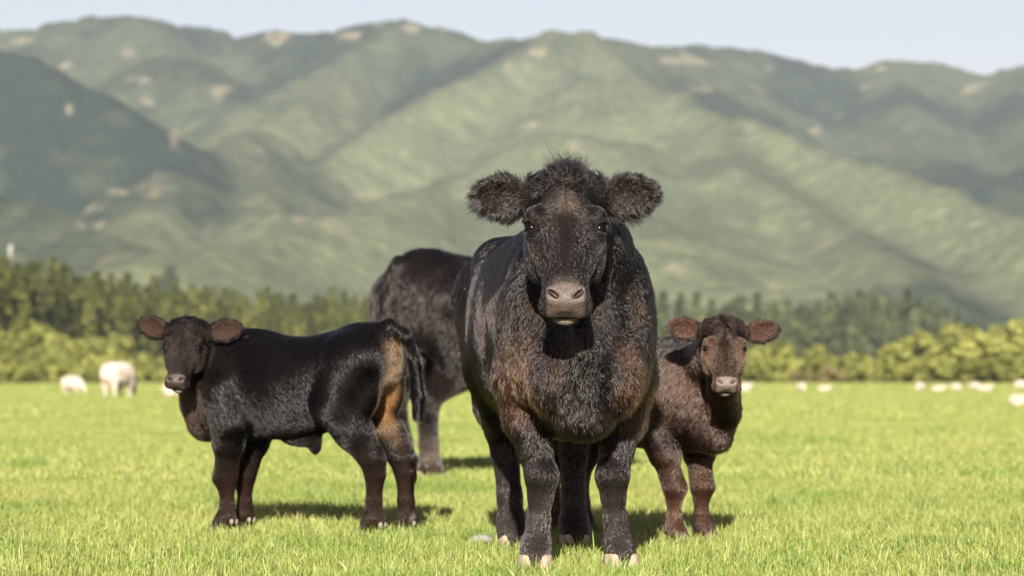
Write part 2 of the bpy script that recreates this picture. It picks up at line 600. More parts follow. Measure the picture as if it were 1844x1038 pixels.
def sculpt_head(C, hd, ear, vox, calf=False):
    s = hd.s
    st = np.array([(-0.035, 0.012, -0.05, 0.040), (-0.015, 0.042, -0.09, 0.080), (0.02, 0.062, -0.12, 0.110), (0.09, 0.078, -0.16, 0.120), (0.15, 0.080, -0.19, 0.118),
                   (0.20, 0.075, -0.205, 0.108), (0.26, 0.066, -0.195, 0.090), (0.32, 0.058, -0.155, 0.076), (0.38, 0.052, -0.118, 0.070),
                   (0.43, 0.048, -0.100, 0.074), (0.470, 0.040, -0.088, 0.077), (0.497, 0.022, -0.070, 0.066), (0.508, 0.004, -0.05, 0.046)])
    st2 = st * s; st2[:, 3] *= hd.wd
    st2[:, 0] = np.interp(st[:, 0], hd.ua, hd.ub) * s
    C.loft(hd.o, hd.ex, hd.eu, hd.ev, st2, k=0.03 * s + 0.01, p=2.25)
    A = hd.A
    for sg in (-1, 1):
        # hollow beside the nasal bridge and the temple
        C.ell(hd.P(sg * 0.100, 0.285, 0.062), np.array([0.032, 0.075, 0.030]) * s, 0.03 * s, A, cut=True)
        C.ell(hd.P(sg * 0.112, 0.085, 0.062), np.array([0.026, 0.034, 0.030]) * s, 0.03 * s, A, cut=True)
    C.cone(hd.P(0, 0.20, 0.052), hd.P(0, 0.40, 0.032), 0.030 * s, 0.024 * s, 0.03 * s, hd.ex, 1.35)
    for sg in (-1, 1):
        # brow, cheek, facial crest
        C.ell(hd.P(sg * 0.092, EU - 0.040, 0.048), np.array([0.034, 0.030, 0.028]) * s, 0.022 * s, A)
        C.ell(hd.P(sg * 0.086, 0.230, -0.085), np.array([0.040, 0.085, 0.085]) * s, 0.05 * s, A)
        C.cone(hd.P(sg * 0.100, 0.230, 0.008), hd.P(sg * 0.068, 0.34, -0.005), 0.021 * s, 0.018 * s, 0.03 * s)
        # poll corners where the ears rise
        C.ell(hd.P(sg * 0.080, 0.02, -0.02), np.array([0.05, 0.05, 0.06]) * s, 0.03 * s, A)
        # nostril wings
        C.ell(hd.P(sg * 0.046, 0.462, 0.024), np.array([0.024, 0.034, 0.024]) * s, 0.016 * s, A)
        # upper lip flap
        C.ell(hd.P(sg * 0.044, 0.478, -0.03), np.array([0.036, 0.030, 0.040]) * s, 0.02 * s, A)
    # nose pad
    C.ell(hd.P(0, 0.470, 0.012), np.array([0.050, 0.038, 0.036]) * s, 0.02 * s, A)
    # lower jaw and lip
    C.ell(hd.P(0, 0.456, -0.088), np.array([0.054, 0.050, 0.036]) * s, 0.02 * s, A)
    C.ell(hd.P(0, 0.490, -0.075), np.array([0.042, 0.014, 0.022]) * s, 0.012 * s, A)
    # mouth line
    C.ell(hd.P(0, 0.520, -0.054), np.array([0.075, 0.044, 0.0105]) * s, 0.005 * s, A, cut=True)
    for sg in (-1, 1):
        # eye socket, lids
        C.ell(hd.P(sg * 0.112, EU + 0.004, 0.036), np.array([0.030, 0.032, 0.030]) * s, 0.016 * s, A, cut=True)
        e = hd.P(sg * 0.101, EU, 0.030)
        C.ell(e, np.array([0.0285, 0.0295, 0.0285]) * s, 0.010 * s, A)
        n = unit(hd.ex * sg * 0.70 + hd.ev * 0.72)
        lat = unit(hd.ev * 0.7 - hd.ex * sg * 0.7 + hd.eu * 0.35)
        lat = unit(lat - n * (lat @ n))
        C.ell(e + n * 0.024 * s, np.array([0.020, 0.027, 0.0135]) * s, 0.006 * s, np.array([n, lat, np.cross(n, lat)]), cut=True)
        # upper lid fold
        C.cone(e + n * 0.022 * s - hd.eu * 0.019 * s + lat * 0.02 * s, e + n * 0.022 * s - hd.eu * 0.021 * s - lat * 0.02 * s, 0.0085 * s, 0.0085 * s, 0.008 * s)
        # comma nostril: high outside, low inside
        d = unit(hd.ex * sg * 0.70 - hd.eu * 0.70)
        nn = unit(hd.ev * 0.75 + hd.eu * 0.65)
        d = unit(d - nn * (d @ nn))
        C.ell(hd.P(sg * 0.038, 0.470, 0.043), np.array([0.0225, 0.0080, 0.036]) * s, 0.005 * s, np.array([d, np.cross(nn, d), nn]), cut=True)
    # ears: leaf-shaped cups
    hd.ears = []
    for sg, ea in zip((-1, 1), ear):
        base = hd.P(sg * 0.098, ea['bu'], -0.035)
        ax = unit(hd.rt * sg + hd.up * ea['up'] - hd.fw * ea['back'])
        nf = unit(hd.fw - ax * (hd.fw @ ax) - hd.up * 0.15)
        nf = unit(nf - ax * (nf @ ax))
        vu = np.cross(ax, nf)
        if vu @ hd.up < 0:
            vu = -vu
        L, hh = ea['length'] * s, ea['h'] * s
        th = max(0.020 * s, vox * 1.5)
        B = np.array([ax, vu, nf])
        C.cone(hd.P(sg * 0.075, ea['bu'] + 0.005, -0.03), base + ax * L * 0.20, 0.042 * s, 0.028 * s, 0.03 * s)
        prof = [(0.10, 0.40), (0.34, 0.86), (0.56, 1.0), (0.78, 0.80), (1.0, ea.get('tip', 0.30))]
        sq = th * 1.5 / hh
        for (a0, r0), (a1, r1) in zip(prof[:-1], prof[1:]):
            C.cone(base + ax * L * a0, base + ax * (L * a1 - (0.3 * hh * r1 if a1 == 1.0 else 0)), hh * r0, hh * r1, 0.012 * s, nf, sq)
        inner = [(0.34, 0.50), (0.58, 0.78), (0.78, 0.60), (0.93, 0.2)]
        for (a0, r0), (a1, r1) in zip(inner[:-1], inner[1:]):
            c0, c1 = base + ax * L * a0 + nf * th * 1.35, base + ax * L * a1 + nf * th * 1.35
            C.cut(C.f_cone(c0, c1, hh * r0, hh * r1, nf, sq), np.minimum(c0, c1) - hh, np.maximum(c0, c1) + hh, 0.012 * s)
        hd.ears.append((base, ax, vu, nf, L, hh))


def sculpt_leg(C, pts, k=0.025, sq=1.0, ax=(0, 1, 0)):
    for a, b in zip(pts[:-1], pts[1:]):
        C.cone(a[:3], b[:3], a[3], b[3], k, np.array(ax, float), sq)


# ------------------------------------------------------------------ coat, skin, hooves, eyes
def coat_material(name, rough, radial, ior):
    m = bpy.data.materials.new(name); m.use_nodes = True
    n = m.node_tree; n.nodes.clear()
    out = N(n, 'ShaderNodeOutputMaterial')
    h = N(n, 'ShaderNodeBsdfHairPrincipled')
    h.model = 'CHIANG'
    h.parametrization = 'COLOR'
    a = N(n, 'ShaderNodeAttribute'); a.attribute_name = 'Col'
    n.links.new(a.outputs['Color'], h.inputs['Color'])
    h.inputs['Roughness'].default_value = rough
    h.inputs['Radial Roughness'].default_value = radial
    h.inputs['Coat'].default_value = 0.0
    h.inputs['IOR'].default_value = ior
    h.inputs['Random Roughness'].default_value = 0.2
    n.links.new(h.outputs[0], out.inputs['Surface'])
    return m


def skin_material():
    m, n, b = mat('animal_skin')
    a = N(n, 'ShaderNodeAttribute'); a.attribute_name = 'Col'
    w = N(n, 'ShaderNodeAttribute'); w.attribute_name = 'wet'
    tc = N(n, 'ShaderNodeTexCoord')
    nz = noise_node(n, 170, 3, 0.6, tc.outputs['Object'])
    r = ramp(n, nz.outputs['Fac'], [(0.3, (0.50, 0.50, 0.50)), (0.7, (1.35, 1.33, 1.30))])
    mx = N(n, 'ShaderNodeMix', data_type='RGBA', blend_type='MULTIPLY'); mx.inputs[0].default_value = 1
    n.links.new(a.outputs['Color'], mx.inputs[6]); n.links.new(r.outputs[0], mx.inputs[7])
    n.links.new(mx.outputs[2], b.inputs['Base Color'])
    mr = N(n, 'ShaderNodeMapRange'); mr.inputs['To Min'].default_value = 0.62; mr.inputs['To Max'].default_value = 0.42
    n.links.new(w.outputs['Fac'], mr.inputs['Value']); n.links.new(mr.outputs[0], b.inputs['Roughness'])
    ms_ = N(n, 'ShaderNodeMapRange'); ms_.inputs['To Min'].default_value = 0.05; ms_.inputs['To Max'].default_value = 0.45
    n.links.new(w.outputs['Fac'], ms_.inputs['Value']); n.links.new(ms_.outputs[0], b.inputs['Specular IOR Level'])
    bp = N(n, 'ShaderNodeBump'); bp.inputs['Strength'].default_value = 0.9; bp.inputs['Distance'].default_value = 0.004
    n.links.new(nz.outputs['Fac'], bp.inputs['Height']); n.links.new(bp.outputs[0], b.inputs['Normal'])
    return m


def plain(name, col, rough=0.6, spec=0.5, nscale=None, namt=0.3):
    m, n, b = mat(name)
    b.inputs['Base Color'].default_value = (*col, 1)
    b.inputs['Roughness'].default_value = rough
    b.inputs['Specular IOR Level'].default_value = spec
    if nscale:
        tc = N(n, 'ShaderNodeTexCoord')
        nz = noise_node(n, nscale, 4, 0.6, tc.outputs['Object'])
        c = np.array(col)
        r = ramp(n, nz.outputs['Fac'], [(0.3, tuple(c * (1 - namt))), (0.7, tuple(np.minimum(c * (1 + namt), 1)))])
        n.links.new(r.outputs[0], b.inputs['Base Color'])
        bp = N(n, 'ShaderNodeBump'); bp.inputs['Strength'].default_value = 0.4; bp.inputs['Distance'].default_value = 0.004
        n.links.new(nz.outputs['Fac'], bp.inputs['Height']); n.links.new(bp.outputs[0], b.inputs['Normal'])
    return m


M_HAIR, M_SLEEK, M_SKIN = coat_material('shaggy_hair', 0.18, 0.36, 1.47), coat_material('sleek_hair', 0.13, 0.28, 1.36), skin_material()
M_HOOF_PALE = plain('pale_horn', (0.33, 0.265, 0.185), 0.7, 0.3, 60, 0.35)
M_HOOF_DARK = plain('dark_horn', (0.06, 0.05, 0.042), 0.55, 0.4, 60, 0.4)
M_DEW = plain('dewclaw_horn', (0.21, 0.18, 0.145), 0.6, 0.4, 90, 0.3)
M_EYE = plain('dark_eye', (0.004, 0.003, 0.003), 0.14, 0.12)
M_TOOTH = plain('tooth_enamel', (0.50, 0.44, 0.33), 0.4, 0.5, 120, 0.2)


def make_coat(name, V, F, Nn, n, style, parent, seed=1, clump=0.014, kicka=0.2, material=None):
    g = np.random.default_rng(seed)
    tri = np.concatenate([F[:, [0, 1, 2]], F[:, [0, 2, 3]]])
    a, b, c = V[tri[:, 0]], V[tri[:, 1]], V[tri[:, 2]]
    area = np.linalg.norm(np.cross(b - a, c - a), axis=1)
    cen = (a + b + c) / 3
    st = style(cen, Nn[tri[:, 0]], g)
    pw = area * st['dens']
    cum = np.cumsum(pw); cum /= cum[-1]
    pick = np.searchsorted(cum, g.random(n))
    r1, r2 = np.sqrt(g.random(n)), g.random(n)
    w0, w1, w2 = 1 - r1, r1 * (1 - r2), r1 * r2
    tp = tri[pick]
    P = w0[:, None] * V[tp[:, 0]] + w1[:, None] * V[tp[:, 1]] + w2[:, None] * V[tp[:, 2]]
    nn = w0[:, None] * Nn[tp[:, 0]] + w1[:, None] * Nn[tp[:, 1]] + w2[:, None] * Nn[tp[:, 2]]
    nn /= np.linalg.norm(nn, axis=1, keepdims=True) + 1e-9
    st = style(P, nn, g)
    fl = st['flow'] + g.normal(0, 1, (n, 3)) * st['rand'][:, None]
    t = fl - (fl * nn).sum(1)[:, None] * nn
    t /= np.linalg.norm(t, axis=1, keepdims=True) + 1e-6
    lift = st['lift'] * (0.6 + 0.8 * g.random(n))
    L = st['len'] * (0.55 + 0.75 * g.random(n))
    cl, sl = np.cos(lift)[:, None], np.sin(lift)[:, None]
    S = np.array([0, 0.33, 0.68, 1.0])
    side = np.cross(nn, t)
    ph = g.random(n) * 6.28
    curl = st['curl'][:, None]
    pts = np.zeros((n, 4, 3))
    for q, s in enumerate(S):
        off = t * cl * s + nn * sl * (s - 0.35 * s * s) + np.array([0, 0, -0.22]) * st['droop'][:, None] * s * s
        off = off + side * (curl * np.sin(ph + 4.0 * s)[:, None] * s * 0.35) + nn * (curl * np.cos(ph + 4.0 * s)[:, None] * s * 0.22)
        pts[:, q] = P + off * L[:, None]
    pts[:, 0] -= nn * 0.002
    # locks: neighbouring hairs draw together at their tips
    c0 = np.floor(P / clump).astype(np.int64)
    bd = np.full(n, 1e9); bk = np.zeros(n, dtype=np.int64)
    tb = np.random.default_rng(77).random((4096, 3))
    for i in (-1, 0, 1):
        for j in (-1, 0, 1):
            for k in (-1, 0, 1):
                c = c0 + np.array([i, j, k])
                h = (c[:, 0] * 73856093 + c[:, 1] * 19349663 + c[:, 2] * 83492791)
                d = (((c + tb[(h ^ (h >> 13)) & 4095]) * clump - P) ** 2).sum(1)
                kk = ((c[:, 0] + 2048) * 4096 + c[:, 1] + 2048) * 4096 + c[:, 2] + 2048
                m_ = d < bd
                bd = np.where(m_, d, bd); bk = np.where(m_, kk, bk)
    _, inv = np.unique(bk, return_inverse=True)
    cnt = np.bincount(inv)
    kick = g.normal(0, 1, (len(cnt), 3)) * kicka
    for q in (1, 2, 3):
        mean = np.stack([np.bincount(inv, pts[:, q, c]) / cnt for c in range(3)], 1)
        amt = (st['clump'] * (S[q] ** 1.2) * (0.6 + 0.6 * g.random(n)))[:, None]
        pts[:, q] = pts[:, q] * (1 - amt) + mean[inv] * amt + kick[inv] * (L * S[q] ** 2 * st['clump'] * st['kickm'])[:, None]
    rad = np.outer(st['rad'], [1.0, 0.9, 0.7, 0.18])
    hc = bpy.data.hair_curves.new(name)
    hc.add_curves([4] * n)
    hc.attributes['position'].data.foreach_set('vector', pts.astype(np.float32).ravel())
    ra = hc.attributes.get('radius') or hc.attributes.new('radius', 'FLOAT', 'POINT')
    ra.data.foreach_set('value', rad.astype(np.float32).ravel())
    ca = hc.attributes.new('Col', 'FLOAT_COLOR', 'CURVE')
    cc = np.ones((n, 4), dtype=np.float32)
    cc[:, :3] = np.clip(st['col'] * (0.75 + 0.5 * g.random(n))[:, None], 0.001, 1)
    ca.data.foreach_set('color', cc.ravel())
    hc.materials.append(material or M_HAIR)
    o = bpy.data.objects.new(name, hc)
    return link(o, parent)


def hoof_mesh(L, Wd, Ht):
    """a cloven hoof: two claws side by side, toes to -Y"""
    V, F = [], []
    for sg in (-1, 1):
        k = 14
        base = len(V)
        rows = [(0.0, 1.0, 0.0), (0.25, 0.985, 0.02), (0.65, 0.92, 0.07), (1.0, 0.82, 0.15), (1.12, 0.62, 0.17)]
        for (hz, sc_, bk) in rows:
            for i in range(k):
                th = 2 * math.pi * i / k
                x, y = math.cos(th), math.sin(th)
                toe = max(-y, 0)
                px = (x * 0.5 * (1 - 0.35 * toe ** 1.6) + 0.08 * toe * -sg) * Wd * 0.5 * sc_
                py = y * 0.5 * L * (1.0 if y > 0 else 1.15) * sc_ + bk * L
                V.append((px + sg * (Wd * 0.262 + 0.006 * toe * Wd), py, hz * Ht * (1 - 0.16 * max(y, 0))))
        for r in range(len(rows) - 1):
            for i in range(k):
                j = (i + 1) % k
                F.append((base + r * k + i, base + r * k + j, base + (r + 1) * k + j, base + (r + 1) * k + i))
        for row, flip in ((0, True), (len(rows) - 1, False)):
            for i in range(1, k // 2):
                q = [base + row * k + z for z in (i - 1, i, k - 1 - i, (k - i) % k)]
                F.append(tuple(q[::-1] if flip else q))
    return mesh_np('hoof', V, F)


def ball_mesh(name, r, seg=20, rings=12):
    V, F = [], []
    for i in range(rings + 1):
        a = math.pi * i / rings
        for j in range(seg):
            b = 2 * math.pi * j / seg
            V.append((r[0] * math.sin(a) * math.cos(b), r[1] * math.sin(a) * math.sin(b), r[2] * math.cos(a)))
    for i in range(rings):
        for j in range(seg):
            F.append((i * seg + j, (i + 1) * seg + j, (i + 1) * seg + (j + 1) % seg, i * seg + (j + 1) % seg))
    return mesh_np(name, V, F)


BLACK = np.array([0.0075, 0.0058, 0.0054])
BROWN = np.array([0.060, 0.027, 0.013])
TANC = np.array([0.33, 0.185, 0.085])


def cattle(sp):
    C = Clay(sp['lo'], sp['hi'], sp['vox'])
    ex, ey, ez = np.eye(3)
    C.loft((0, 0, 0), ex, ey, ez, sp['torso'], k=0.02, p=sp.get('p', 2.3))
    for e in sp.get('muscle', []):
        C.ell(e[0], e[1], e[2], rotx_basis(e[3]) if len(e) > 3 else None)
    for (a, b, ra, rb, k, sq) in sp['neck']:
        C.cone(a, b, ra, rb, k, ex, sq)
    hd = sp['head']
    sculpt_head(C, hd, sp['ear'], sp['vox'])
    for L in sp['legs']:
        sculpt_leg(C, L, sp.get('legk', 0.025), 1.12)
    T = sp['tail']
    for a, b in zip(T[:-1], T[1:]):
        C.cone(a[:3], b[:3], a[3], b[3], 0.02)
    V, F = C.mesh(2)
    Nn = vnormals(V, F)
    cols, wet = sp['skin'](V, Nn)
    root = empty(sp['name'], (*sp['loc'], 0), sp['rot'])
    tag(root, sp['label'], sp['cat'], sp.get('group'))
    obj('body', mesh_np('body', V, F, cols=cols, extra={'wet': wet}), M_SKIN, root)
    make_coat('coat', V, F, Nn, sp['hairs'], sp['style'], root, sp.get('seed', 1), sp.get('clump', 0.014), sp.get('kick', 0.2), sp.get('hairmat'))
    # eyes
    em = ball_mesh('eye', np.array([0.0245, 0.0245, 0.0245]) * hd.s)
    for sg in (-1, 1):
        o = obj('eye', em, M_EYE, root)
        o.location = hd.P(sg * 0.1025, EU, 0.0315)
    # hooves and dewclaws
    hl, hw, hh = sp['hoof']
    hm = hoof_mesh(hl, hw, hh)
    dm = ball_mesh('dewclaw', np.array([0.12, 0.12, 0.16]) * hw, 10, 6)
    for i, L in enumerate(sp['legs']):
        e = L[-1]
        o = obj('hoof', hm, sp['hoofmat'], root)
        o.location = (e[0], e[1] - 0.012, 0.0)
        o.rotation_euler = (0, 0, sp.get('toe', 0.0) * (1 if e[0] > 0 else -1))
        f = L[-3]
        for sg in (-1, 1):
            q = obj('dewclaw', dm, sp.get('dewmat', M_DEW), root)
            q.location = (f[0] + sg * hw * 0.24, f[1] + f[3] * 1.05, f[2] - f[3] * 0.55)
    if sp.get('teeth'):
        tm = ball_mesh('tooth', np.array([0.0085, 0.005, 0.008]) * hd.s, 10, 6)
        for x in (-0.027, -0.009, 0.009, 0.027):
            o = obj('tooth', tm, M_TOOTH, root)
            o.location = hd.P(x, 0.489 - abs(x) * 0.25, -0.0600)
    return root


def rotx_basis(a):
    c, s = math.cos(a), math.sin(a)
    return np.array([[1, 0, 0], [0, c, s], [0, -s, c]])


def base_style(hd, Lb, legz, colf, sp):
    """hair length, lie, lift and colour over an animal"""
    def style(P, n, g):
        m = len(P)
        x, y, z = P.T
        q = hd.loc(P.copy()); hx, hu, hv = q.T
        sgx = np.sign(x)
        flow = np.stack([0.18 * sgx, np.full(m, 0.55), np.full(m, -1.0)], 1)
        ln = np.full(m, Lb); lift = np.full(m, sp.get('lift', 0.38)); rand = np.full(m, sp.get('rand', 0.22)); curl = np.full(m, sp.get('curl', 0.35))
        droop = np.ones(m); dens = np.ones(m); clump = np.full(m, sp.get('clumpamt', 0.55)); rad = np.full(m, sp.get('rad', 0.00075))
        ln *= 0.75 + 0.6 * VN(x * 6 + 3, y * 6, z * 6)
        # swirls in the coat
        sw = (VN(x * 4.5, y * 4.5 + 7, z * 4.5) - 0.5) * 2.6 * sp.get('swirl', 1.0)
        sw2 = (VN(x * 10 + 4, y * 10 + 7, z * 10) - 0.5) * 1.2 * sp.get('swirl', 1.0)
        flow[:, 1] += sw + sw2; flow[:, 0] += sw * 0.5
        low = 1 - sstep(legz * 0.75, legz * 1.15, z)
        ln *= 1 - 0.62 * low; lift *= 1 - 0.45 * low
        flow[:, 1] *= 1 - 0.8 * low
        rand *= 1 - 0.6 * low; curl *= 1 - 0.6 * low; clump *= 1 - 0.65 * low
        dens *= 1 + 0.6 * low
        # brisket and chest: longer, woolly
        br = sstep(0.25, -0.35, n[:, 1]) * sstep(legz * 0.95, legz * 1.2, z) * (1 - sstep(legz * 2.0, legz * 2.6, z)) * sstep(0.35, 0.0, y)
        ln *= 1 + sp.get('brisket', 0.5) * br; curl += br * sp.get('briskcurl', 0.6); rand += 0.25 * br
        # tail switch
        tl = sp['tailmask'](P)
        ln = np.where(tl > 0.5, Lb * sp.get('switch', 1.6), ln)
        # head
        inh = (hu > -0.06) & (hu < 0.56) & (np.abs(hx) < 0.152) & (hv > -0.16 - 0.1 * sstep(0.0, 0.15, hu)) & (hv < 0.16)
        ft = np.tanh((hu - 0.13) / 0.045)
        hflow = hd.eu[None] * ft[:, None] + hd.ex[None] * (np.sign(hx) * (0.35 + 1.2 * np.exp(-((hu - 0.13) / 0.05) ** 2)))[:, None]
        flow = np.where(inh[:, None], hflow, flow)
        hl = Lb * (0.42 - 0.22 * sstep(0.2, 0.40, hu))
        ln = np.where(inh, hl * (0.7 + 0.6 * VN(hx * 40, hu * 40, hv * 40)), ln)
        lift = np.where(inh, 0.20, lift); curl = np.where(inh, 0.15, curl); rand = np.where(inh, 0.10, rand); droop = np.where(inh, 0.2, droop)
        dens = np.where(inh, 2.8, dens); rad = np.where(inh, rad * 0.75, rad); clump = np.where(inh, 0.18, clump)
        # poll tuft
        tf = inh & (hu < 0.075 + 0.02 * np.sin(hx * 60)) & (np.abs(hx) < 0.09) & (hv > -0.07)
        ln = np.where(tf, sp['tuft'] * (1.2 - 0.95 * sstep(0.01, 0.075, np.abs(hx))) * (0.55 + 0.9 * VN(hx * 30, hu * 30, hv * 30)), ln)
        tflow = hd.up[None] * 0.7 + hd.fw[None] * 0.35 + hd.ex[None] * (np.sign(hx) * 0.5 + (VN(hx * 25 + 3, hu * 25) - 0.5) * 2.2)[:, None]
        flow = np.where(tf[:, None], tflow, flow)
        lift = np.where(tf, 0.75 * sp.get('tuftlift', 1.0), lift); rand = np.where(tf, 0.45, rand); curl = np.where(tf, 0.7, curl)
        clump = np.where(tf, 0.8, clump); dens = np.where(tf, 2.6, dens); droop = np.where(tf, 0.35, droop)
        # bare muzzle, lips, eyes
        nose = inh & (hu > 0.432 + 0.012 * VN(hx * 150, hu * 150)) & (hv > -0.05) & (np.abs(hx) < 0.054 + 0.012 * VN(hx * 200, hu * 200, hv * 200))
        lips = inh & (hu > 0.482) & (hv < -0.04) & (hv > -0.084) & (np.abs(hx) < 0.05)
        inm = inh & (hu > 0.44) & (np.abs(hv + 0.054) < 0.014)
        dens = np.where(nose & (hu < 0.452), 0.5, np.where(nose | lips | inm, 0.0, dens))
        for sg in (-1, 1):
            de = np.sqrt((hx - sg * 0.116) ** 2 + ((hu - EU) / 0.85) ** 2 + (hv - 0.045) ** 2)
            dens = np.where(de < 0.021, 0.0, dens)
            ln = np.where(inh & (de < 0.045), ln * 0.6, ln)
        # ears
        for (bs, ax, vu, nf, L, hh) in hd.ears:
            d = P - bs
            a, v, w = d @ ax / L, d @ vu / hh, d @ nf
            ie = (a > 0.12) & (a < 1.15) & (np.abs(v) < 1.25) & (np.abs(w) < 0.06 * hd.s + 0.01) & ((hx * np.sign(ax @ hd.ex)) > 0.105)
            front = (n @ nf) > 0.25
            rim = np.clip(np.sqrt(((a - 0.56) / 0.47) ** 2 + v ** 2), 0, 1.2)
            ef = ax[None] * (0.5 + 0.6 * np.clip(a - 0.5, -1, 1))[:, None] + vu[None] * (v * 0.9)[:, None] + nf[None] * 0.1
            flow = np.where(ie[:, None], ef, flow)
            ln = np.where(ie, sp['earlen'] * (0.35 + 0.9 * sstep(0.55, 0.95, rim)) * (0.6 + 0.8 * VN(P[:, 0] * 45, P[:, 1] * 45, P[:, 2] * 45)), ln)
            ln = np.where(ie & front, ln * 1.15, ln)
            lift = np.where(ie, 0.35, lift); rand = np.where(ie, 0.3, rand); curl = np.where(ie, 0.3, curl); dens = np.where(ie, 1.6, dens)
            droop = np.where(ie, 0.3 + 0.9 * (v < -0.3), droop); clump = np.where(ie, 0.6, clump)
        col = colf(P, n, q)
        ln = np.where(tf, ln * (0.5 + 1.1 * g.random(m) ** 2), ln)
        return dict(kickm=np.where(tf, 3.5, 1.0), flow=flow, len=ln, lift=lift, rand=rand, curl=curl, droop=droop, dens=dens, clump=clump, rad=rad, col=col)
    return style


def base_skin(hd, colf, nose_col, lip_col, ear_col):
    def skin(V, n):
        q = hd.loc(V.copy()); hx, hu, hv = q.T
        c = colf(V, n, q) * 0.8
        wet = np.zeros(len(V))
        # nose pad
        nm = sstep(0.424, 0.446, hu) * (1 - sstep(0.050, 0.066, np.abs(hx))) * sstep(-0.060, -0.045, hv) * (hu < 0.56) * (hv < 0.12)
        mot = VN.fbm(hx * 60, hu * 60, hv * 60, oct=3)
        ncol = np.asarray(nose_col)[None] * (0.65 + 0.7 * mot)[:, None]
        c = c * (1 - nm)[:, None] + ncol * nm[:, None]; wet = np.maximum(wet, nm)
        lm = sstep(0.478, 0.490, hu) * (1 - sstep(-0.066, -0.054, hv)) * sstep(-0.088, -0.076, hv) * (hu < 0.56) * (1 - sstep(0.03, 0.045, np.abs(hx)))
        c = mixc(c, lip_col, lm)
        mo = sstep(0.40, 0.44, hu) * (np.abs(hv + 0.054) < 0.0095) * (hu < 0.56) * (np.abs(hx) < 0.1)
        c = mixc(c, np.array([0.015, 0.01, 0.01]), mo)
        for sg in (-1, 1):
            # nostril interior, the cavity's darkness painted into the skin colour
            dx, du = hx - sg * 0.038, hu - 0.470
            al, pe = (sg * dx - du) * 0.7071, (sg * dx + du) * 0.7071
            dn = np.sqrt((al / 0.021) ** 2 + (pe / 0.0078) ** 2)
            c = mixc(c, np.array([0.008, 0.006, 0.006]), (1 - sstep(0.75, 1.1, dn)) * (hv > 0.0) * (hv < 0.07))
        for (bs, ax, vu, nf, L, hh) in hd.ears:
            d = V - bs
            a, v, w = d @ ax / L, d @ vu / hh, d @ nf
            ie = (a > 0.25) & (a < 1.1) & (np.abs(v) < 1.0) & (np.abs(w) < 0.06) & ((n @ nf) > 0.2) & ((hx * np.sign(ax @ hd.ex)) > 0.105)
            c = mixc(c, ear_col, ie * 0.85)
        return c, wet
    return skin


def mirror_pair(L, dxr=0.0, dyr=0.0, dxl=0.0, dyl=0.0, top=0.45):
    """right and left leg from one chain; the d* shift the foot, fading out upward"""
    out = []
    z0 = L[0][2]
    for sg, dx, dy in ((1, dxr, dyr), (-1, dxl, dyl)):
        Q = []
        for (x, y, z, r) in L:
            f = 1 - min(max(z / z0, 0), 1)
            Q.append((sg * x + dx * f, y + dy * f, z, r))
        out.append(Q)
    return out


def scale_leg(L, s, r=1.0):
    return [(x * s, y * s, z * s, rr * s * r) for (x, y, z, rr) in L]


def local_of(p, loc, rot):
    return rotz(-rot) @ (np.asarray(p) - np.array([*loc, 0]))


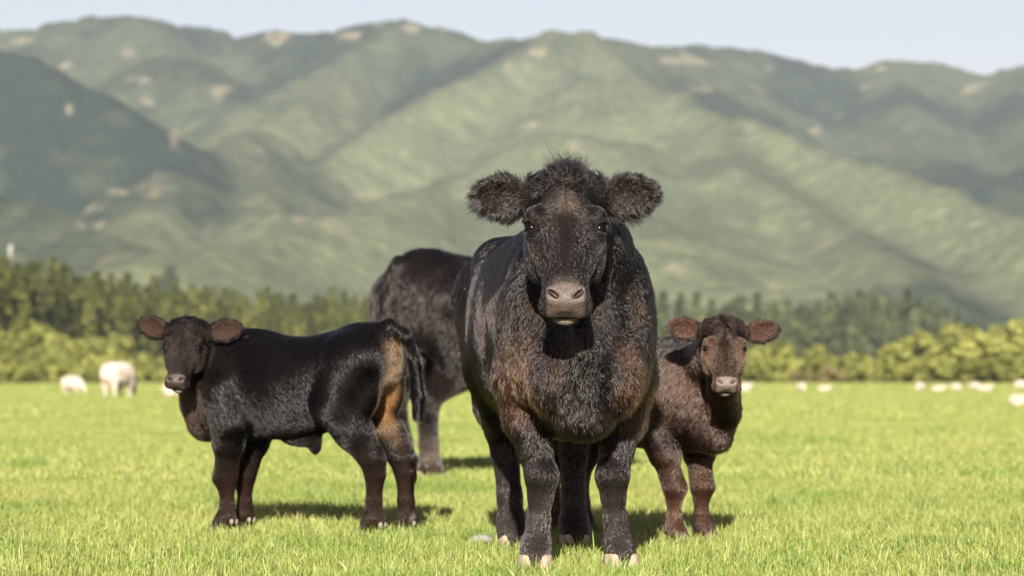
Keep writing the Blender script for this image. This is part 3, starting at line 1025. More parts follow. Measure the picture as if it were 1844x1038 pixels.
# ---- the big cow facing the camera
def build_front_cow():
    loc, rot = (0.212, 9.24), R(5.5)
    hd = Head(local_of(at(1018, 326, 8.86), loc, rot), R(0), R(59), R(-0.5), 0.945, 1.07, rot, 0.212)
    torso = [(-0.31, 0.80, 0.60, 0.05), (-0.26, 0.92, 0.52, 0.10), (-0.17, 1.03, 0.47, 0.150), (-0.02, 1.115, 0.44, 0.195), (0.15, 1.17, 0.43, 0.24), (0.40, 1.165, 0.45, 0.275),
             (0.70, 1.15, 0.45, 0.292), (0.95, 1.155, 0.49, 0.285), (1.15, 1.16, 0.56, 0.25), (1.30, 1.14, 0.64, 0.21), (1.40, 1.06, 0.72, 0.14), (1.44, 0.98, 0.80, 0.06)]
    fl = [(0.160, 0.04, 0.86, 0.095), (0.175, 0.06, 0.64, 0.090), (0.160, 0.06, 0.50, 0.070), (0.134, 0.03, 0.40, 0.052), (0.116, 0.00, 0.315, 0.052), (0.120, 0.005, 0.25, 0.037),
          (0.127, 0.01, 0.17, 0.035), (0.134, 0.0, 0.100, 0.043), (0.140, -0.02, 0.065, 0.045), (0.143, -0.035, 0.05, 0.046)]
    hl = [(0.14, 1.15, 0.92, 0.18), (0.17, 0.98, 0.68, 0.13), (0.17, 1.14, 0.54, 0.085), (0.145, 1.28, 0.44, 0.060), (0.14, 1.28, 0.36, 0.050), (0.135, 1.24, 0.2, 0.043),
          (0.135, 1.22, 0.105, 0.050), (0.135, 1.19, 0.065, 0.051), (0.135, 1.175, 0.05, 0.050)]
    legs = mirror_pair(fl, 0.0, 0.02, 0.0, -0.01) + mirror_pair(hl, 0.0, 0.02, 0.04, -0.02)
    sp = dict(name='black_cow', label='large shaggy black cow facing the camera, standing in front of the others', cat='cow',
              loc=loc, rot=rot, lo=(-0.50, -0.72, 0.02), hi=(0.50, 1.62, 1.42), vox=0.0058, torso=torso, head=hd, legs=legs, hairs=300000, seed=3,
              neck=[((0, 0.15, 0.93), (0, -0.12, 1.03), 0.215, 0.165, 0.06, 0.95), ((0, -0.12, 1.03), hd.P(0, 0.07, -0.10), 0.165, 0.115, 0.04, 0.95),
                    (hd.P(0, 0.20, -0.17), (0.0, -0.29, 0.72), 0.055, 0.06, 0.05, 0.55), ((0.0, -0.29, 0.72), (0.0, -0.24, 0.53), 0.055, 0.060, 0.05, 0.70)],
              muscle=[((0.165, -0.03, 0.80), (0.080, 0.18, 0.25), 0.04), ((-0.165, -0.03, 0.80), (0.080, 0.18, 0.25), 0.04),
                      ((0.115, -0.19, 0.66), (0.075, 0.10, 0.14), 0.03), ((-0.115, -0.19, 0.66), (0.075, 0.10, 0.14), 0.03),
                      ((0.0, -0.19, 0.500), (0.075, 0.12, 0.062), 0.06),
                      ((0, 0.10, 1.08), (0.09, 0.28, 0.09), 0.06), ((0.17, 1.02, 1.05), (0.08, 0.12, 0.08), 0.06), ((-0.17, 1.02, 1.05), (0.08, 0.12, 0.08), 0.06)],
              ear=[dict(EAR, length=0.172, h=0.068, up=0.08), dict(EAR, length=0.18, h=0.066, up=0.16)],
              tail=[(0, 1.38, 1.10, 0.03), (0, 1.47, 0.95, 0.025), (0, 1.48, 0.6, 0.022), (0, 1.47, 0.35, 0.03)],
              hoof=(0.115, 0.118, 0.062), hoofmat=M_HOOF_PALE, toe=0.10, teeth=True, clump=0.017,
              tuft=0.070, earlen=0.032, tailmask=lambda P: (P[:, 1] > 1.44) & (P[:, 2] < 0.55), lift=0.22, curl=0.28, rad=0.00062, rand=0.11, kick=0.09, clumpamt=0.5, swirl=0.8)
    def colf(P, n, q):
        x, y, z = P.T
        hx, hu, hv = q.T
        c = np.tile(BLACK, (len(P), 1))
        nz = VN.fbm(x * 7, y * 7, z * 7, oct=3)
        br = np.exp(-((np.abs(x) - 0.19) / 0.085) ** 2 - ((z - 0.60) / 0.11) ** 2) * sstep(0.2, -0.05, y) * sstep(0.25, 0.55, nz)
        br2 = np.exp(-((z - 0.72) / 0.25) ** 2) * 0.15 * sstep(0.42, 0.62, nz)
        c = mixc(c, BROWN * 1.25, np.clip(br * 0.85 + br2, 0, 0.9))
        leg = (1 - sstep(0.16, 0.36, z)) * (0.45 + 0.5 * nz)
        c = mixc(c, np.array([0.030, 0.024, 0.021]), np.clip(leg, 0, 1))
        wh = np.exp(-((hu - 0.135) / 0.045) ** 2 - (hx / 0.035) ** 2) * (hv > 0)
        c = mixc(c, np.array([0.06, 0.045, 0.036]), wh * 0.8)
        mz = sstep(0.39, 0.44, hu) * (hu < 0.55) * (1 - sstep(0.030, 0.062, np.abs(hx))) * (hv > -0.045) * (hv < 0.12)
        c = mixc(c, np.array([0.055, 0.045, 0.038]), mz * 0.75)
        return c
    sp['style'] = base_style(hd, 0.021, 0.44, colf, sp)
    sp['skin'] = base_skin(hd, colf, np.array([0.090, 0.069, 0.058]), np.array([0.19, 0.165, 0.135]), np.array([0.022, 0.015, 0.013]))
    return cattle(sp)


# ---- calf proportions shared by both calves
CALF_T = [(-0.215, 0.60, 0.49, 0.04), (-0.19, 0.67, 0.445, 0.085), (-0.12, 0.74, 0.395, 0.125), (0.0, 0.800, 0.372, 0.150), (0.13, 0.815, 0.385, 0.163), (0.33, 0.800, 0.395, 0.180),
          (0.48, 0.822, 0.435, 0.175), (0.60, 0.855, 0.50, 0.155), (0.69, 0.855, 0.56, 0.125), (0.745, 0.81, 0.62, 0.085), (0.765, 0.75, 0.66, 0.04)]
CALF_F = [(0.115, 0.02, 0.60, 0.085), (0.118, 0.05, 0.45, 0.066), (0.105, 0.03, 0.37, 0.052), (0.092, 0.01, 0.28, 0.037), (0.085, -0.005, 0.232, 0.040), (0.084, 0.0, 0.185, 0.027),
          (0.084, 0.0, 0.125, 0.025), (0.086, -0.005, 0.075, 0.033), (0.088, -0.018, 0.052, 0.034), (0.088, -0.026, 0.042, 0.034)]
CALF_H = [(0.095, 0.61, 0.70, 0.125), (0.125, 0.53, 0.53, 0.088), (0.108, 0.60, 0.42, 0.064), (0.094, 0.665, 0.315, 0.043), (0.090, 0.67, 0.26, 0.033), (0.088, 0.655, 0.15, 0.027),
          (0.088, 0.65, 0.078, 0.036), (0.088, 0.636, 0.052, 0.036), (0.088, 0.630, 0.042, 0.035)]
CALF_EAR = dict(length=0.265, h=0.080, up=0.24, back=0.10, bu=0.06)


def thick(L, f=1.1):
    return [(x, y, z, r * (f if 0.2 < z < 0.5 else 1.0)) for (x, y, z, r) in L]


def build_left_calf():
    loc, rot = ((418 - W / 2) / FPX * 11.5, 11.55), R(-115)
    hd = Head(local_of(at(340, 580, 11.40), loc, rot), R(-10), R(60), R(-2), 0.585, 1.10, rot, 0.23)
    legs = mirror_pair(thick(CALF_F), 0.0, 0.03, 0.02, 0.02) + mirror_pair(thick(CALF_H), -0.01, 0.05, 0.0, 0.12)
    tail = [(0.0, 0.71, 0.84, 0.030), (-0.03, 0.770, 0.80, 0.027), (-0.065, 0.795, 0.70, 0.025), (-0.085, 0.80, 0.57, 0.028), (-0.088, 0.795, 0.49, 0.022)]
    T = [(a * (0.98 if a > 0 else 1.0), b, c, d) for (a, b, c, d) in CALF_T]
    legs = [[(x, y * 0.99 if y > 0.3 else y, z, r) for (x, y, z, r) in L] for L in legs]
    sp = dict(name='black_calf', label='glossy black calf standing side on at the left with a tan streak below its tail', cat='calf',
              loc=loc, rot=rot, lo=(-0.42, -0.56, 0.015), hi=(0.42, 0.92, 1.05), vox=0.0050, torso=T, head=hd, legs=legs, hairs=150000, seed=5,
              neck=[((0, 0.06, 0.665), (0.02, -0.10, 0.70), 0.135, 0.110, 0.05, 0.95), ((0.02, -0.10, 0.70), hd.P(0, 0.07, -0.10), 0.110, 0.072, 0.04, 0.95),
                    (hd.P(0, 0.20, -0.13), (0.0, -0.18, 0.53), 0.05, 0.055, 0.04, 0.8)],
              muscle=[((0.115, -0.01, 0.62), (0.055, 0.10, 0.15), 0.04), ((-0.115, -0.01, 0.62), (0.055, 0.10, 0.15), 0.04),
                      ((0.100, 0.61, 0.62), (0.075, 0.12, 0.17), 0.05), ((-0.100, 0.61, 0.62), (0.075, 0.12, 0.17), 0.05),
                      ((0.0, -0.13, 0.45), (0.06, 0.07, 0.07), 0.04), ((0, 0.06, 0.775), (0.05, 0.15, 0.055), 0.04),
                      ((0.0, 0.32, 0.392), (0.030, 0.085, 0.035), 0.03), ((0.0, 0.38, 0.362), (0.015, 0.028, 0.035), 0.025)],
              ear=[CALF_EAR, dict(CALF_EAR, up=0.20)], tail=tail,
              hoof=(0.085, 0.074, 0.05), hoofmat=M_HOOF_DARK, toe=0.06, clump=0.010, legk=0.02,
              tuft=0.016, tuftlift=0.5, earlen=0.010, tailmask=lambda P: (P[:, 1] > 0.77) & (P[:, 2] < 0.74) & (P[:, 0] < -0.035), switch=2.0, lift=0.10, curl=0.10, rand=0.06, rad=0.0006, swirl=0.55, kick=0.07, hairmat=M_SLEEK, clumpamt=0.35,
              brisket=0.6, briskcurl=0.3)
    def colf(P, n, q):
        x, y, z = P.T
        hx, hu, hv = q.T
        c = np.tile(BLACK * 0.5, (len(P), 1))
        nz = VN.fbm(x * 9, y * 9, z * 9, oct=3)
        chest = np.exp(-((z - 0.50) / 0.14) ** 2) * sstep(0.02, -0.12, y)
        legs_ = (1 - sstep(0.15, 0.42, z)) * 0.32
        c = mixc(c, BROWN * 0.9, np.clip((chest * 0.55 + legs_) * (0.35 + nz), 0, 0.8))
        tl = (y > 0.766) & (x < -0.03)
        seam = np.exp(-((x - 0.0) / 0.055) ** 2) * sstep(0.60, 0.68, y) * sstep(0.36, 0.50, z) * (1 - sstep(0.74, 0.80, z))
        inner = np.exp(-((z - 0.56) / 0.12) ** 2) * sstep(0.59, 0.66, y) * (1 - sstep(0.05, 0.10, np.abs(x))) * sstep(0.0, 0.4, n[:, 1])
        c = mixc(c, TANC, np.clip(np.maximum(seam, inner * 0.9) * (0.65 + 0.6 * nz), 0, 0.95) * (~tl) * sstep(-0.075, -0.045, np.where(z < 0.62, 0.0, x)) * (1 - sstep(0.735, 0.765, np.where(z < 0.68, 0.0, y))))
        face = (hu > 0.05) & (hu < 0.5) & (np.abs(hx) < 0.16) & (hv > -0.1)
        c = np.where(face[:, None], mixc(c, np.array([0.030, 0.020, 0.016]), 0.25 + 0.4 * nz), c)
        return c
    sp['style'] = base_style(hd, 0.014, 0.36, colf, sp)
    sp['skin'] = base_skin(hd, colf, np.array([0.055, 0.040, 0.036]), np.array([0.25, 0.22, 0.20]), np.array([0.045, 0.026, 0.021]))
    return cattle(sp)


def build_right_calf():
    s = 0.945
    loc, rot = ((1238 - W / 2) / FPX * 10.8, 10.80), R(46)
    hd = Head(local_of(at(1302, 580, 10.42), loc, rot), R(2), R(60), R(-1), 0.56, 1.14, rot, 0.23)
    T = [(a * s, b * s, c * s, d * s) for (a, b, c, d) in CALF_T]
    legs = mirror_pair(scale_leg(thick(CALF_F), s)) + mirror_pair(scale_leg(thick(CALF_H), s))
    tail = [(0, 0.70, 0.78, 0.028), (0, 0.75, 0.70, 0.024), (0, 0.765, 0.58, 0.023), (0, 0.765, 0.46, 0.028)]
    sp = dict(name='brown_calf', label='dark brown woolly calf looking out from behind the big cow, at the right', cat='calf',
              loc=loc, rot=rot, lo=(-0.42, -0.60, 0.015), hi=(0.42, 0.86, 1.02), vox=0.0050, torso=T, head=hd, legs=legs, hairs=150000, seed=9,
              neck=[((0, 0.05, 0.63), (0.0, -0.10, 0.68), 0.128, 0.105, 0.05, 0.95), ((0.0, -0.10, 0.68), hd.P(0, 0.07, -0.10), 0.105, 0.072, 0.04, 0.95),
                    (hd.P(0, 0.20, -0.13), (0.0, -0.18, 0.52), 0.06, 0.065, 0.04, 0.85)],
              muscle=[((0.11, -0.01, 0.58), (0.055, 0.095, 0.145), 0.04), ((-0.11, -0.01, 0.58), (0.055, 0.095, 0.145), 0.04),
                      ((0.10, 0.60, 0.58), (0.072, 0.115, 0.165), 0.05), ((-0.10, 0.60, 0.58), (0.072, 0.115, 0.165), 0.05),
                      ((0.0, -0.13, 0.42), (0.06, 0.07, 0.07), 0.04), ((0, 0.06, 0.735), (0.05, 0.14, 0.05), 0.04)],
              ear=[dict(CALF_EAR, length=0.245, h=0.075, up=0.22), dict(CALF_EAR, length=0.255, h=0.075, up=0.16)], tail=tail,
              hoof=(0.08, 0.070, 0.048), hoofmat=M_HOOF_DARK, dewmat=M_HOOF_DARK, toe=0.06, clump=0.013, legk=0.02,
              tuft=0.022, tuftlift=0.9, earlen=0.014, tailmask=lambda P: (P[:, 1] > 0.745) & (P[:, 2] < 0.55), switch=1.8, lift=0.16, curl=0.25, rand=0.10, rad=0.00065, kick=0.09, swirl=0.8,
              brisket=0.5, briskcurl=0.4)
    DB = np.array([0.020, 0.0105, 0.0072])
    def colf(P, n, q):
        x, y, z = P.T
        hx, hu, hv = q.T
        nz = VN.fbm(x * 8, y * 8, z * 8, oct=3)
        c = mixc(np.tile(DB * 0.55, (len(P), 1)), DB * 1.9, sstep(0.3, 0.7, nz))
        dorsal = sstep(0.66, 0.72, z) * (hu < -0.1)
        c = mixc(c, BLACK * 0.8, dorsal * 0.8)
        face = (hu > 0.12) & (hu < 0.5) & (np.abs(hx) < 0.16) & (hv > -0.2)
        c = np.where(face[:, None], mixc(c, np.array([0.085, 0.045, 0.026]), 0.6 * sstep(0.04, 0.10, np.abs(hx)) + 0.1), c)
        legs_ = (1 - sstep(0.28, 0.42, z)) * 0.45
        c = mixc(c, BROWN * 1.0, np.clip(legs_ * (0.4 + nz), 0, 1))
        return c
    sp['style'] = base_style(hd, 0.021, 0.34, colf, sp)
    sp['skin'] = base_skin(hd, colf, np.array([0.15, 0.115, 0.10]), np.array([0.18, 0.15, 0.13]), np.array([0.060, 0.032, 0.022]))
    return cattle(sp)


def build_rear_cow():
    s = 1.20
    rot = R(146)
    # its right hind hoof shows at (778, 864)
    D = 17.4
    hoof_w = at(780, 866, D)
    T0 = [(-0.32, 0.80, 0.60, 0.06), (-0.27, 0.93, 0.50, 0.15), (-0.17, 1.04, 0.44, 0.205), (-0.02, 1.12, 0.42, 0.245), (0.15, 1.155, 0.43, 0.265), (0.40, 1.15, 0.45, 0.295),
          (0.70, 1.15, 0.46, 0.310), (0.95, 1.165, 0.50, 0.300), (1.15, 1.175, 0.56, 0.265), (1.30, 1.15, 0.62, 0.215), (1.40, 1.08, 0.70, 0.14), (1.44, 0.98, 0.80, 0.06)]
    T = [(a * s, b * s, c * s, d * s) for (a, b, c, d) in T0]
    fl = [(0.185, 0.04, 0.86, 0.125), (0.200, 0.06, 0.64, 0.105), (0.175, 0.06, 0.50, 0.078), (0.140, 0.03, 0.40, 0.058), (0.118, 0.00, 0.315, 0.057), (0.122, 0.005, 0.25, 0.045),
          (0.128, 0.01, 0.17, 0.042), (0.134, 0.0, 0.100, 0.050), (0.140, -0.02, 0.065, 0.051), (0.143, -0.035, 0.05, 0.050)]
    hl = [(0.15, 1.15, 0.92, 0.19), (0.20, 1.00, 0.68, 0.14), (0.17, 1.14, 0.54, 0.09), (0.15, 1.29, 0.44, 0.066), (0.145, 1.29, 0.36, 0.054), (0.14, 1.24, 0.2, 0.047),
          (0.14, 1.22, 0.105, 0.052), (0.14, 1.19, 0.065, 0.052), (0.14, 1.175, 0.05, 0.050)]
    legs = mirror_pair(scale_leg(fl, s)) + mirror_pair(scale_leg(hl, s), 0.0, -0.05, 0.07, 0.10)
    # local +x is image-left when it faces away, so the leg in view is the one on its right
    e = legs[3][-1]
    off = rotz(rot) @ np.array([e[0], e[1], 0])
    loc = (hoof_w[0] - off[0], hoof_w[1] - off[1])
    hd = Head(np.array([0, -0.62, 0.62]), rot, R(50), 0, 1.1, 1.0, rot)
    sp = dict(name='black_cow', label='black cow standing half hidden behind the big cow, rump towards the left calf', cat='cow',
              loc=loc, rot=rot, lo=(-0.55, -1.20, 0.02), hi=(0.55, 1.92, 1.60), vox=0.0095, torso=T, head=hd, legs=legs, hairs=110000, seed=13,
              neck=[((0, 0.10, 1.05), (0, -0.35, 0.88), 0.26, 0.19, 0.06, 0.8), ((0, -0.35, 0.88), hd.P(0, 0.05, -0.10), 0.19, 0.13, 0.05, 0.8)],
              muscle=[((0.24, 0.0, 0.98), (0.10, 0.22, 0.29), 0.06), ((-0.24, 0.0, 0.98), (0.10, 0.22, 0.29), 0.06),
                      ((0.20, 1.36, 0.90), (0.14, 0.24, 0.34), 0.08), ((-0.20, 1.36, 0.90), (0.14, 0.24, 0.34), 0.08),
                      ((0.24, 1.16, 1.27), (0.07, 0.12, 0.08), 0.06), ((-0.24, 1.16, 1.27), (0.07, 0.12, 0.08), 0.06),
                      ((0.0, 1.45, 1.33), (0.09, 0.22, 0.09), 0.06)],
              ear=[EAR, EAR], tail=[(0.05, 1.66, 1.34, 0.04), (0.12, 1.76, 1.15, 0.032), (0.15, 1.77, 0.75, 0.028), (0.15, 1.76, 0.45, 0.04)],
              hoof=(0.13, 0.13, 0.07), hoofmat=M_HOOF_PALE, dewmat=M_HOOF_DARK, toe=0.1, clump=0.02, tuft=0.06, earlen=0.04,
              tailmask=lambda P: (P[:, 1] > 1.74) & (P[:, 2] < 0.7), lift=0.2, curl=0.25, rad=0.0009, rand=0.1, kick=0.07, swirl=0.7)
    def colf(P, n, q):
        x, y, z = P.T
        nz = VN.fbm(x * 4, y * 4, z * 4, oct=3)
        c = mixc(np.tile(BLACK, (len(P), 1)), BROWN * 0.5, sstep(0.45, 0.7, nz) * 0.12)
        leg = (1 - sstep(0.15, 0.40, z))
        c = mixc(c, np.array([0.10, 0.08, 0.062]), leg * (0.3 + 0.6 * nz))
        return c
    sp['style'] = base_style(hd, 0.036, 0.5, colf, sp)
    sp['skin'] = base_skin(hd, colf, np.array([0.15, 0.12, 0.1]), np.array([0.3, 0.26, 0.2]), np.array([0.05, 0.03, 0.025]))
    return cattle(sp)


build_front_cow()
build_left_calf()
build_right_calf()
build_rear_cow()


# ------------------------------------------------------------------ grass
def build_grass():
    g = np.random.default_rng(21)
    m = bpy.data.materials.new('pasture_grass'); m.use_nodes = True
    n = m.node_tree; b = n.nodes['Principled BSDF']; out = n.nodes['Material Output']
    a = N(n, 'ShaderNodeAttribute'); a.attribute_name = 'Col'
    geo = N(n, 'ShaderNodeNewGeometry')
    big = noise_node(n, 0.55, 4, 0.6, geo.outputs['Position'])
    r = ramp(n, big.outputs['Fac'], [(0.32, (0.58, 0.76, 0.52)), (0.46, (0.95, 1.0, 0.95)), (0.75, (1.12, 1.05, 1.1))])
    mx = N(n, 'ShaderNodeMix', data_type='RGBA', blend_type='MULTIPLY'); mx.inputs[0].default_value = 1
    n.links.new(a.outputs['Color'], mx.inputs[6]); n.links.new(r.outputs[0], mx.inputs[7])
    n.links.new(mx.outputs[2], b.inputs['Base Color'])
    b.inputs['Roughness'].default_value = 0.5; b.inputs['Specular IOR Level'].default_value = 0.35
    tr = N(n, 'ShaderNodeBsdfTranslucent'); n.links.new(mx.outputs[2], tr.inputs['Color'])
    ms = N(n, 'ShaderNodeMixShader'); ms.inputs[0].default_value = 0.14
    n.links.new(b.outputs[0], ms.inputs[1]); n.links.new(tr.outputs[0], ms.inputs[2]); n.links.new(ms.outputs[0], out.inputs['Surface'])
    protos = bpy.data.collections.new('grass_patches')

    def patch(i, size, nb, h0, h1, w, lean, shade=1.0):
        P = (g.random((nb, 2)) - 0.5) * size
        if shade < 1:
            P = g.normal(0, 0.3, (nb, 2)) * size
        ht = (h0 + (h1 - h0) * g.random(nb) ** 1.4) * (0.7 + 0.6 * VN(P[:, 0] * 9 / size + 50 * i, P[:, 1] * 9 / size))
        tall = g.random(nb) < 0.006
        ht = np.where(tall, ht * 1.7, ht)
        an = g.random(nb) * 6.2832; le = g.random(nb) ** 1.2 * lean * ht; la = g.random(nb) * 6.2832
        dx, dy = np.cos(an), np.sin(an)
        ww = w * (0.6 + 0.8 * g.random(nb))
        lx, ly = np.cos(la) * le, np.sin(la) * le
        V = np.zeros((nb, 5, 3))
        V[:, 0, 0] = P[:, 0] - dx * ww / 2; V[:, 0, 1] = P[:, 1] - dy * ww / 2
        V[:, 1, 0] = P[:, 0] + dx * ww / 2; V[:, 1, 1] = P[:, 1] + dy * ww / 2
        for q, sg in ((2, 1), (3, -1)):
            V[:, q, 0] = P[:, 0] + lx * 0.35 + sg * dx * ww * 0.42; V[:, q, 1] = P[:, 1] + ly * 0.35 + sg * dy * ww * 0.42; V[:, q, 2] = ht * 0.58
        V[:, 4, 0] = P[:, 0] + lx; V[:, 4, 1] = P[:, 1] + ly; V[:, 4, 2] = ht * (1 - 0.25 * (le / (ht + 1e-6)) ** 2)
        V[:, :2, 2] = -0.005
        k = np.arange(nb) * 5
        F = np.concatenate([np.stack([k, k + 1, k + 2], 1), np.stack([k, k + 2, k + 3], 1), np.stack([k + 3, k + 2, k + 4], 1)])
        t = g.random(nb)
        c = mixc(np.array([0.165, 0.215, 0.038]), np.array([0.325, 0.360, 0.105]), t)
        c = c * np.array([shade, (shade + 1) / 2 * 0.95, shade])
        dry = g.random(nb) < 0.025
        c = np.where(dry[:, None], np.array([0.42, 0.39, 0.17]), c)
        cols = np.repeat(c[:, None], 5, 1).reshape(-1, 3)
        o = bpy.data.objects.new('grass_patch_%02d' % i, mesh_np('grass_patch', V.reshape(-1, 3), F, smooth=False, cols=cols))
        o.data.materials.append(m)
        protos.objects.link(o)

    for i in range(6): patch(i, 0.62, 1450, 0.020, 0.068, 0.0040, 1.0)
    for i in range(6, 9): patch(i, 1.6, 2600, 0.03, 0.065, 0.0085, 0.8)
    for i in range(9, 12): patch(i, 6.5, 5200, 0.04, 0.08, 0.032, 0.8)
    for i in range(12, 14): patch(i, 24.0, 7000, 0.06, 0.11, 0.12, 0.8)
    for i in range(14, 17): patch(i, 0.34, 330, 0.035, 0.075, 0.0046, 1.0, 0.60)
    pts, idx = [], []
    def zone(y0, y1, step, half, lo, hi):
        ys = np.arange(y0, y1, step)
        for y in ys:
            w = half(y)
            xs = np.arange(-w, w + step, step)
            for x in xs:
                pts.append((x + (g.random() - 0.5) * step * 0.3, y + (g.random() - 0.5) * step * 0.3, 0)); idx.append(int(g.integers(lo, hi)))
    zone(7.0, 17.0, 0.50, lambda y: 0.20 * y + 0.9, 0, 6)
    zone(17.2, 42, 1.35, lambda y: 0.20 * y + 2.0, 6, 9)
    zone(43, 125, 5.4, lambda y: 0.20 * y + 8, 9, 12)
    zone(126, 330, 20, lambda y: 0.20 * y + 30, 12, 14)
    for q in range(420):
        y = 7.2 + 26 * g.random() ** 1.3; x = (g.random() - 0.5) * 2 * (0.20 * y + 0.8)
        if VN(np.array([x * 0.7 + 30]), np.array([y * 0.7]))[0] > 0.48:
            pts.append((x, y, 0)); idx.append(int(g.integers(14, 17)))
    me = bpy.data.meshes.new('grass')
    me.from_pydata(pts, [], [])
    for nm, tp, arr in (('idx', 'INT', idx), ('rz', 'FLOAT', g.integers(0, 4, len(pts)) * 1.5708 + g.normal(0, 0.15, len(pts)))):
        at_ = me.attributes.new(nm, tp, 'POINT')
        at_.data.foreach_set('value', np.asarray(arr, dtype=np.int32 if tp == 'INT' else np.float32))
    o = obj('grass', me)
    tag(o, 'short bright yellow green pasture grass covering the field', None, None, 'stuff')
    ng = bpy.data.node_groups.new('grass_scatter', 'GeometryNodeTree')
    ng.interface.new_socket('Geometry', in_out='INPUT', socket_type='NodeSocketGeometry')
    ng.interface.new_socket('Geometry', in_out='OUTPUT', socket_type='NodeSocketGeometry')
    gi, go = ng.nodes.new('NodeGroupInput'), ng.nodes.new('NodeGroupOutput')
    ci = ng.nodes.new('GeometryNodeCollectionInfo'); ci.inputs['Collection'].default_value = protos
    ci.inputs['Separate Children'].default_value = True; ci.inputs['Reset Children'].default_value = True
    ip = ng.nodes.new('GeometryNodeInstanceOnPoints'); ip.inputs['Pick Instance'].default_value = True
    ai = ng.nodes.new('GeometryNodeInputNamedAttribute'); ai.data_type = 'INT'; ai.inputs['Name'].default_value = 'idx'
    ar = ng.nodes.new('GeometryNodeInputNamedAttribute'); ar.data_type = 'FLOAT'; ar.inputs['Name'].default_value = 'rz'
    cx = ng.nodes.new('ShaderNodeCombineXYZ')
    ng.links.new(ar.outputs['Attribute'], cx.inputs['Z'])
    ng.links.new(gi.outputs[0], ip.inputs['Points']); ng.links.new(ci.outputs[0], ip.inputs['Instance'])
    ng.links.new(ai.outputs['Attribute'], ip.inputs['Instance Index']); ng.links.new(cx.outputs[0], ip.inputs['Rotation'])
    ng.links.new(ip.outputs[0], go.inputs[0])
    md = o.modifiers.new('scatter', 'NODES'); md.node_group = ng


build_grass()


# ------------------------------------------------------------------ trees and shrubs
def foliage_material(name, c0, c1):
    m = bpy.data.materials.new(name); m.use_nodes = True
    n = m.node_tree; b = n.nodes['Principled BSDF']; out = n.nodes['Material Output']
    a = N(n, 'ShaderNodeAttribute'); a.attribute_name = 'Col'
    oi = N(n, 'ShaderNodeObjectInfo')
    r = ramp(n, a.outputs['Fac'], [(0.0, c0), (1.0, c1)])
    hs = N(n, 'ShaderNodeHueSaturation')
    mr = N(n, 'ShaderNodeMapRange'); mr.inputs['To Min'].default_value = 0.7; mr.inputs['To Max'].default_value = 1.35
    n.links.new(oi.outputs['Random'], mr.inputs['Value']); n.links.new(mr.outputs[0], hs.inputs['Value'])
    n.links.new(r.outputs[0], hs.inputs['Color'])
    n.links.new(hs.outputs[0], b.inputs['Base Color'])
    b.inputs['Roughness'].default_value = 0.6; b.inputs['Specular IOR Level'].default_value = 0.25
    tr = N(n, 'ShaderNodeBsdfTranslucent'); n.links.new(hs.outputs[0], tr.inputs['Color'])
    ms = N(n, 'ShaderNodeMixShader'); ms.inputs[0].default_value = 0.25
    n.links.new(b.outputs[0], ms.inputs[1]); n.links.new(tr.outputs[0], ms.inputs[2]); n.links.new(ms.outputs[0], out.inputs['Surface'])
    return m


M_BARK = plain('bark', (0.075, 0.055, 0.040), 0.9, 0.1, 4, 0.4)
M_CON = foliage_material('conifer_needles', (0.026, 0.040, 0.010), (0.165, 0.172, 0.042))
M_FOR = foliage_material('forest_leaves', (0.035, 0.052, 0.020), (0.125, 0.140, 0.050))
M_SHR = foliage_material('shrub_leaves', (0.125, 0.148, 0.030), (0.310, 0.310, 0.085))
M_DRY = foliage_material('dry_shrub_leaves', (0.14, 0.11, 0.045), (0.30, 0.25, 0.12))


def leaf_cards(P, Nr, size, g, tone):
    k = len(P)
    t = np.cross(Nr, g.normal(0, 1, (k, 3))); t /= np.linalg.norm(t, axis=1, keepdims=True) + 1e-9
    bt = np.cross(Nr, t)
    s = (size * (0.6 + 0.8 * g.random(k)))[:, None]
    V = np.stack([P - t * s * 0.5, P + bt * s * 0.32, P + t * s * 0.6, P - bt * s * 0.32], 1).reshape(-1, 3)
    F = np.arange(4 * k).reshape(k, 4)
    c = np.repeat(tone[:, None], 4, 0)
    return V, F, np.repeat(c, 3, 1)


def tube(path, radii, seg=7):
    V, F = [], []
    for (p, r) in zip(path, radii):
        for j in range(seg):
            a = 2 * math.pi * j / seg
            V.append((p[0] + r * math.cos(a), p[1] + r * math.sin(a), p[2]))
    for i in range(len(path) - 1):
        for j in range(seg):
            q = (j + 1) % seg
            F.append((i * seg + j, i * seg + q, (i + 1) * seg + q, (i + 1) * seg + j))
    return V, F


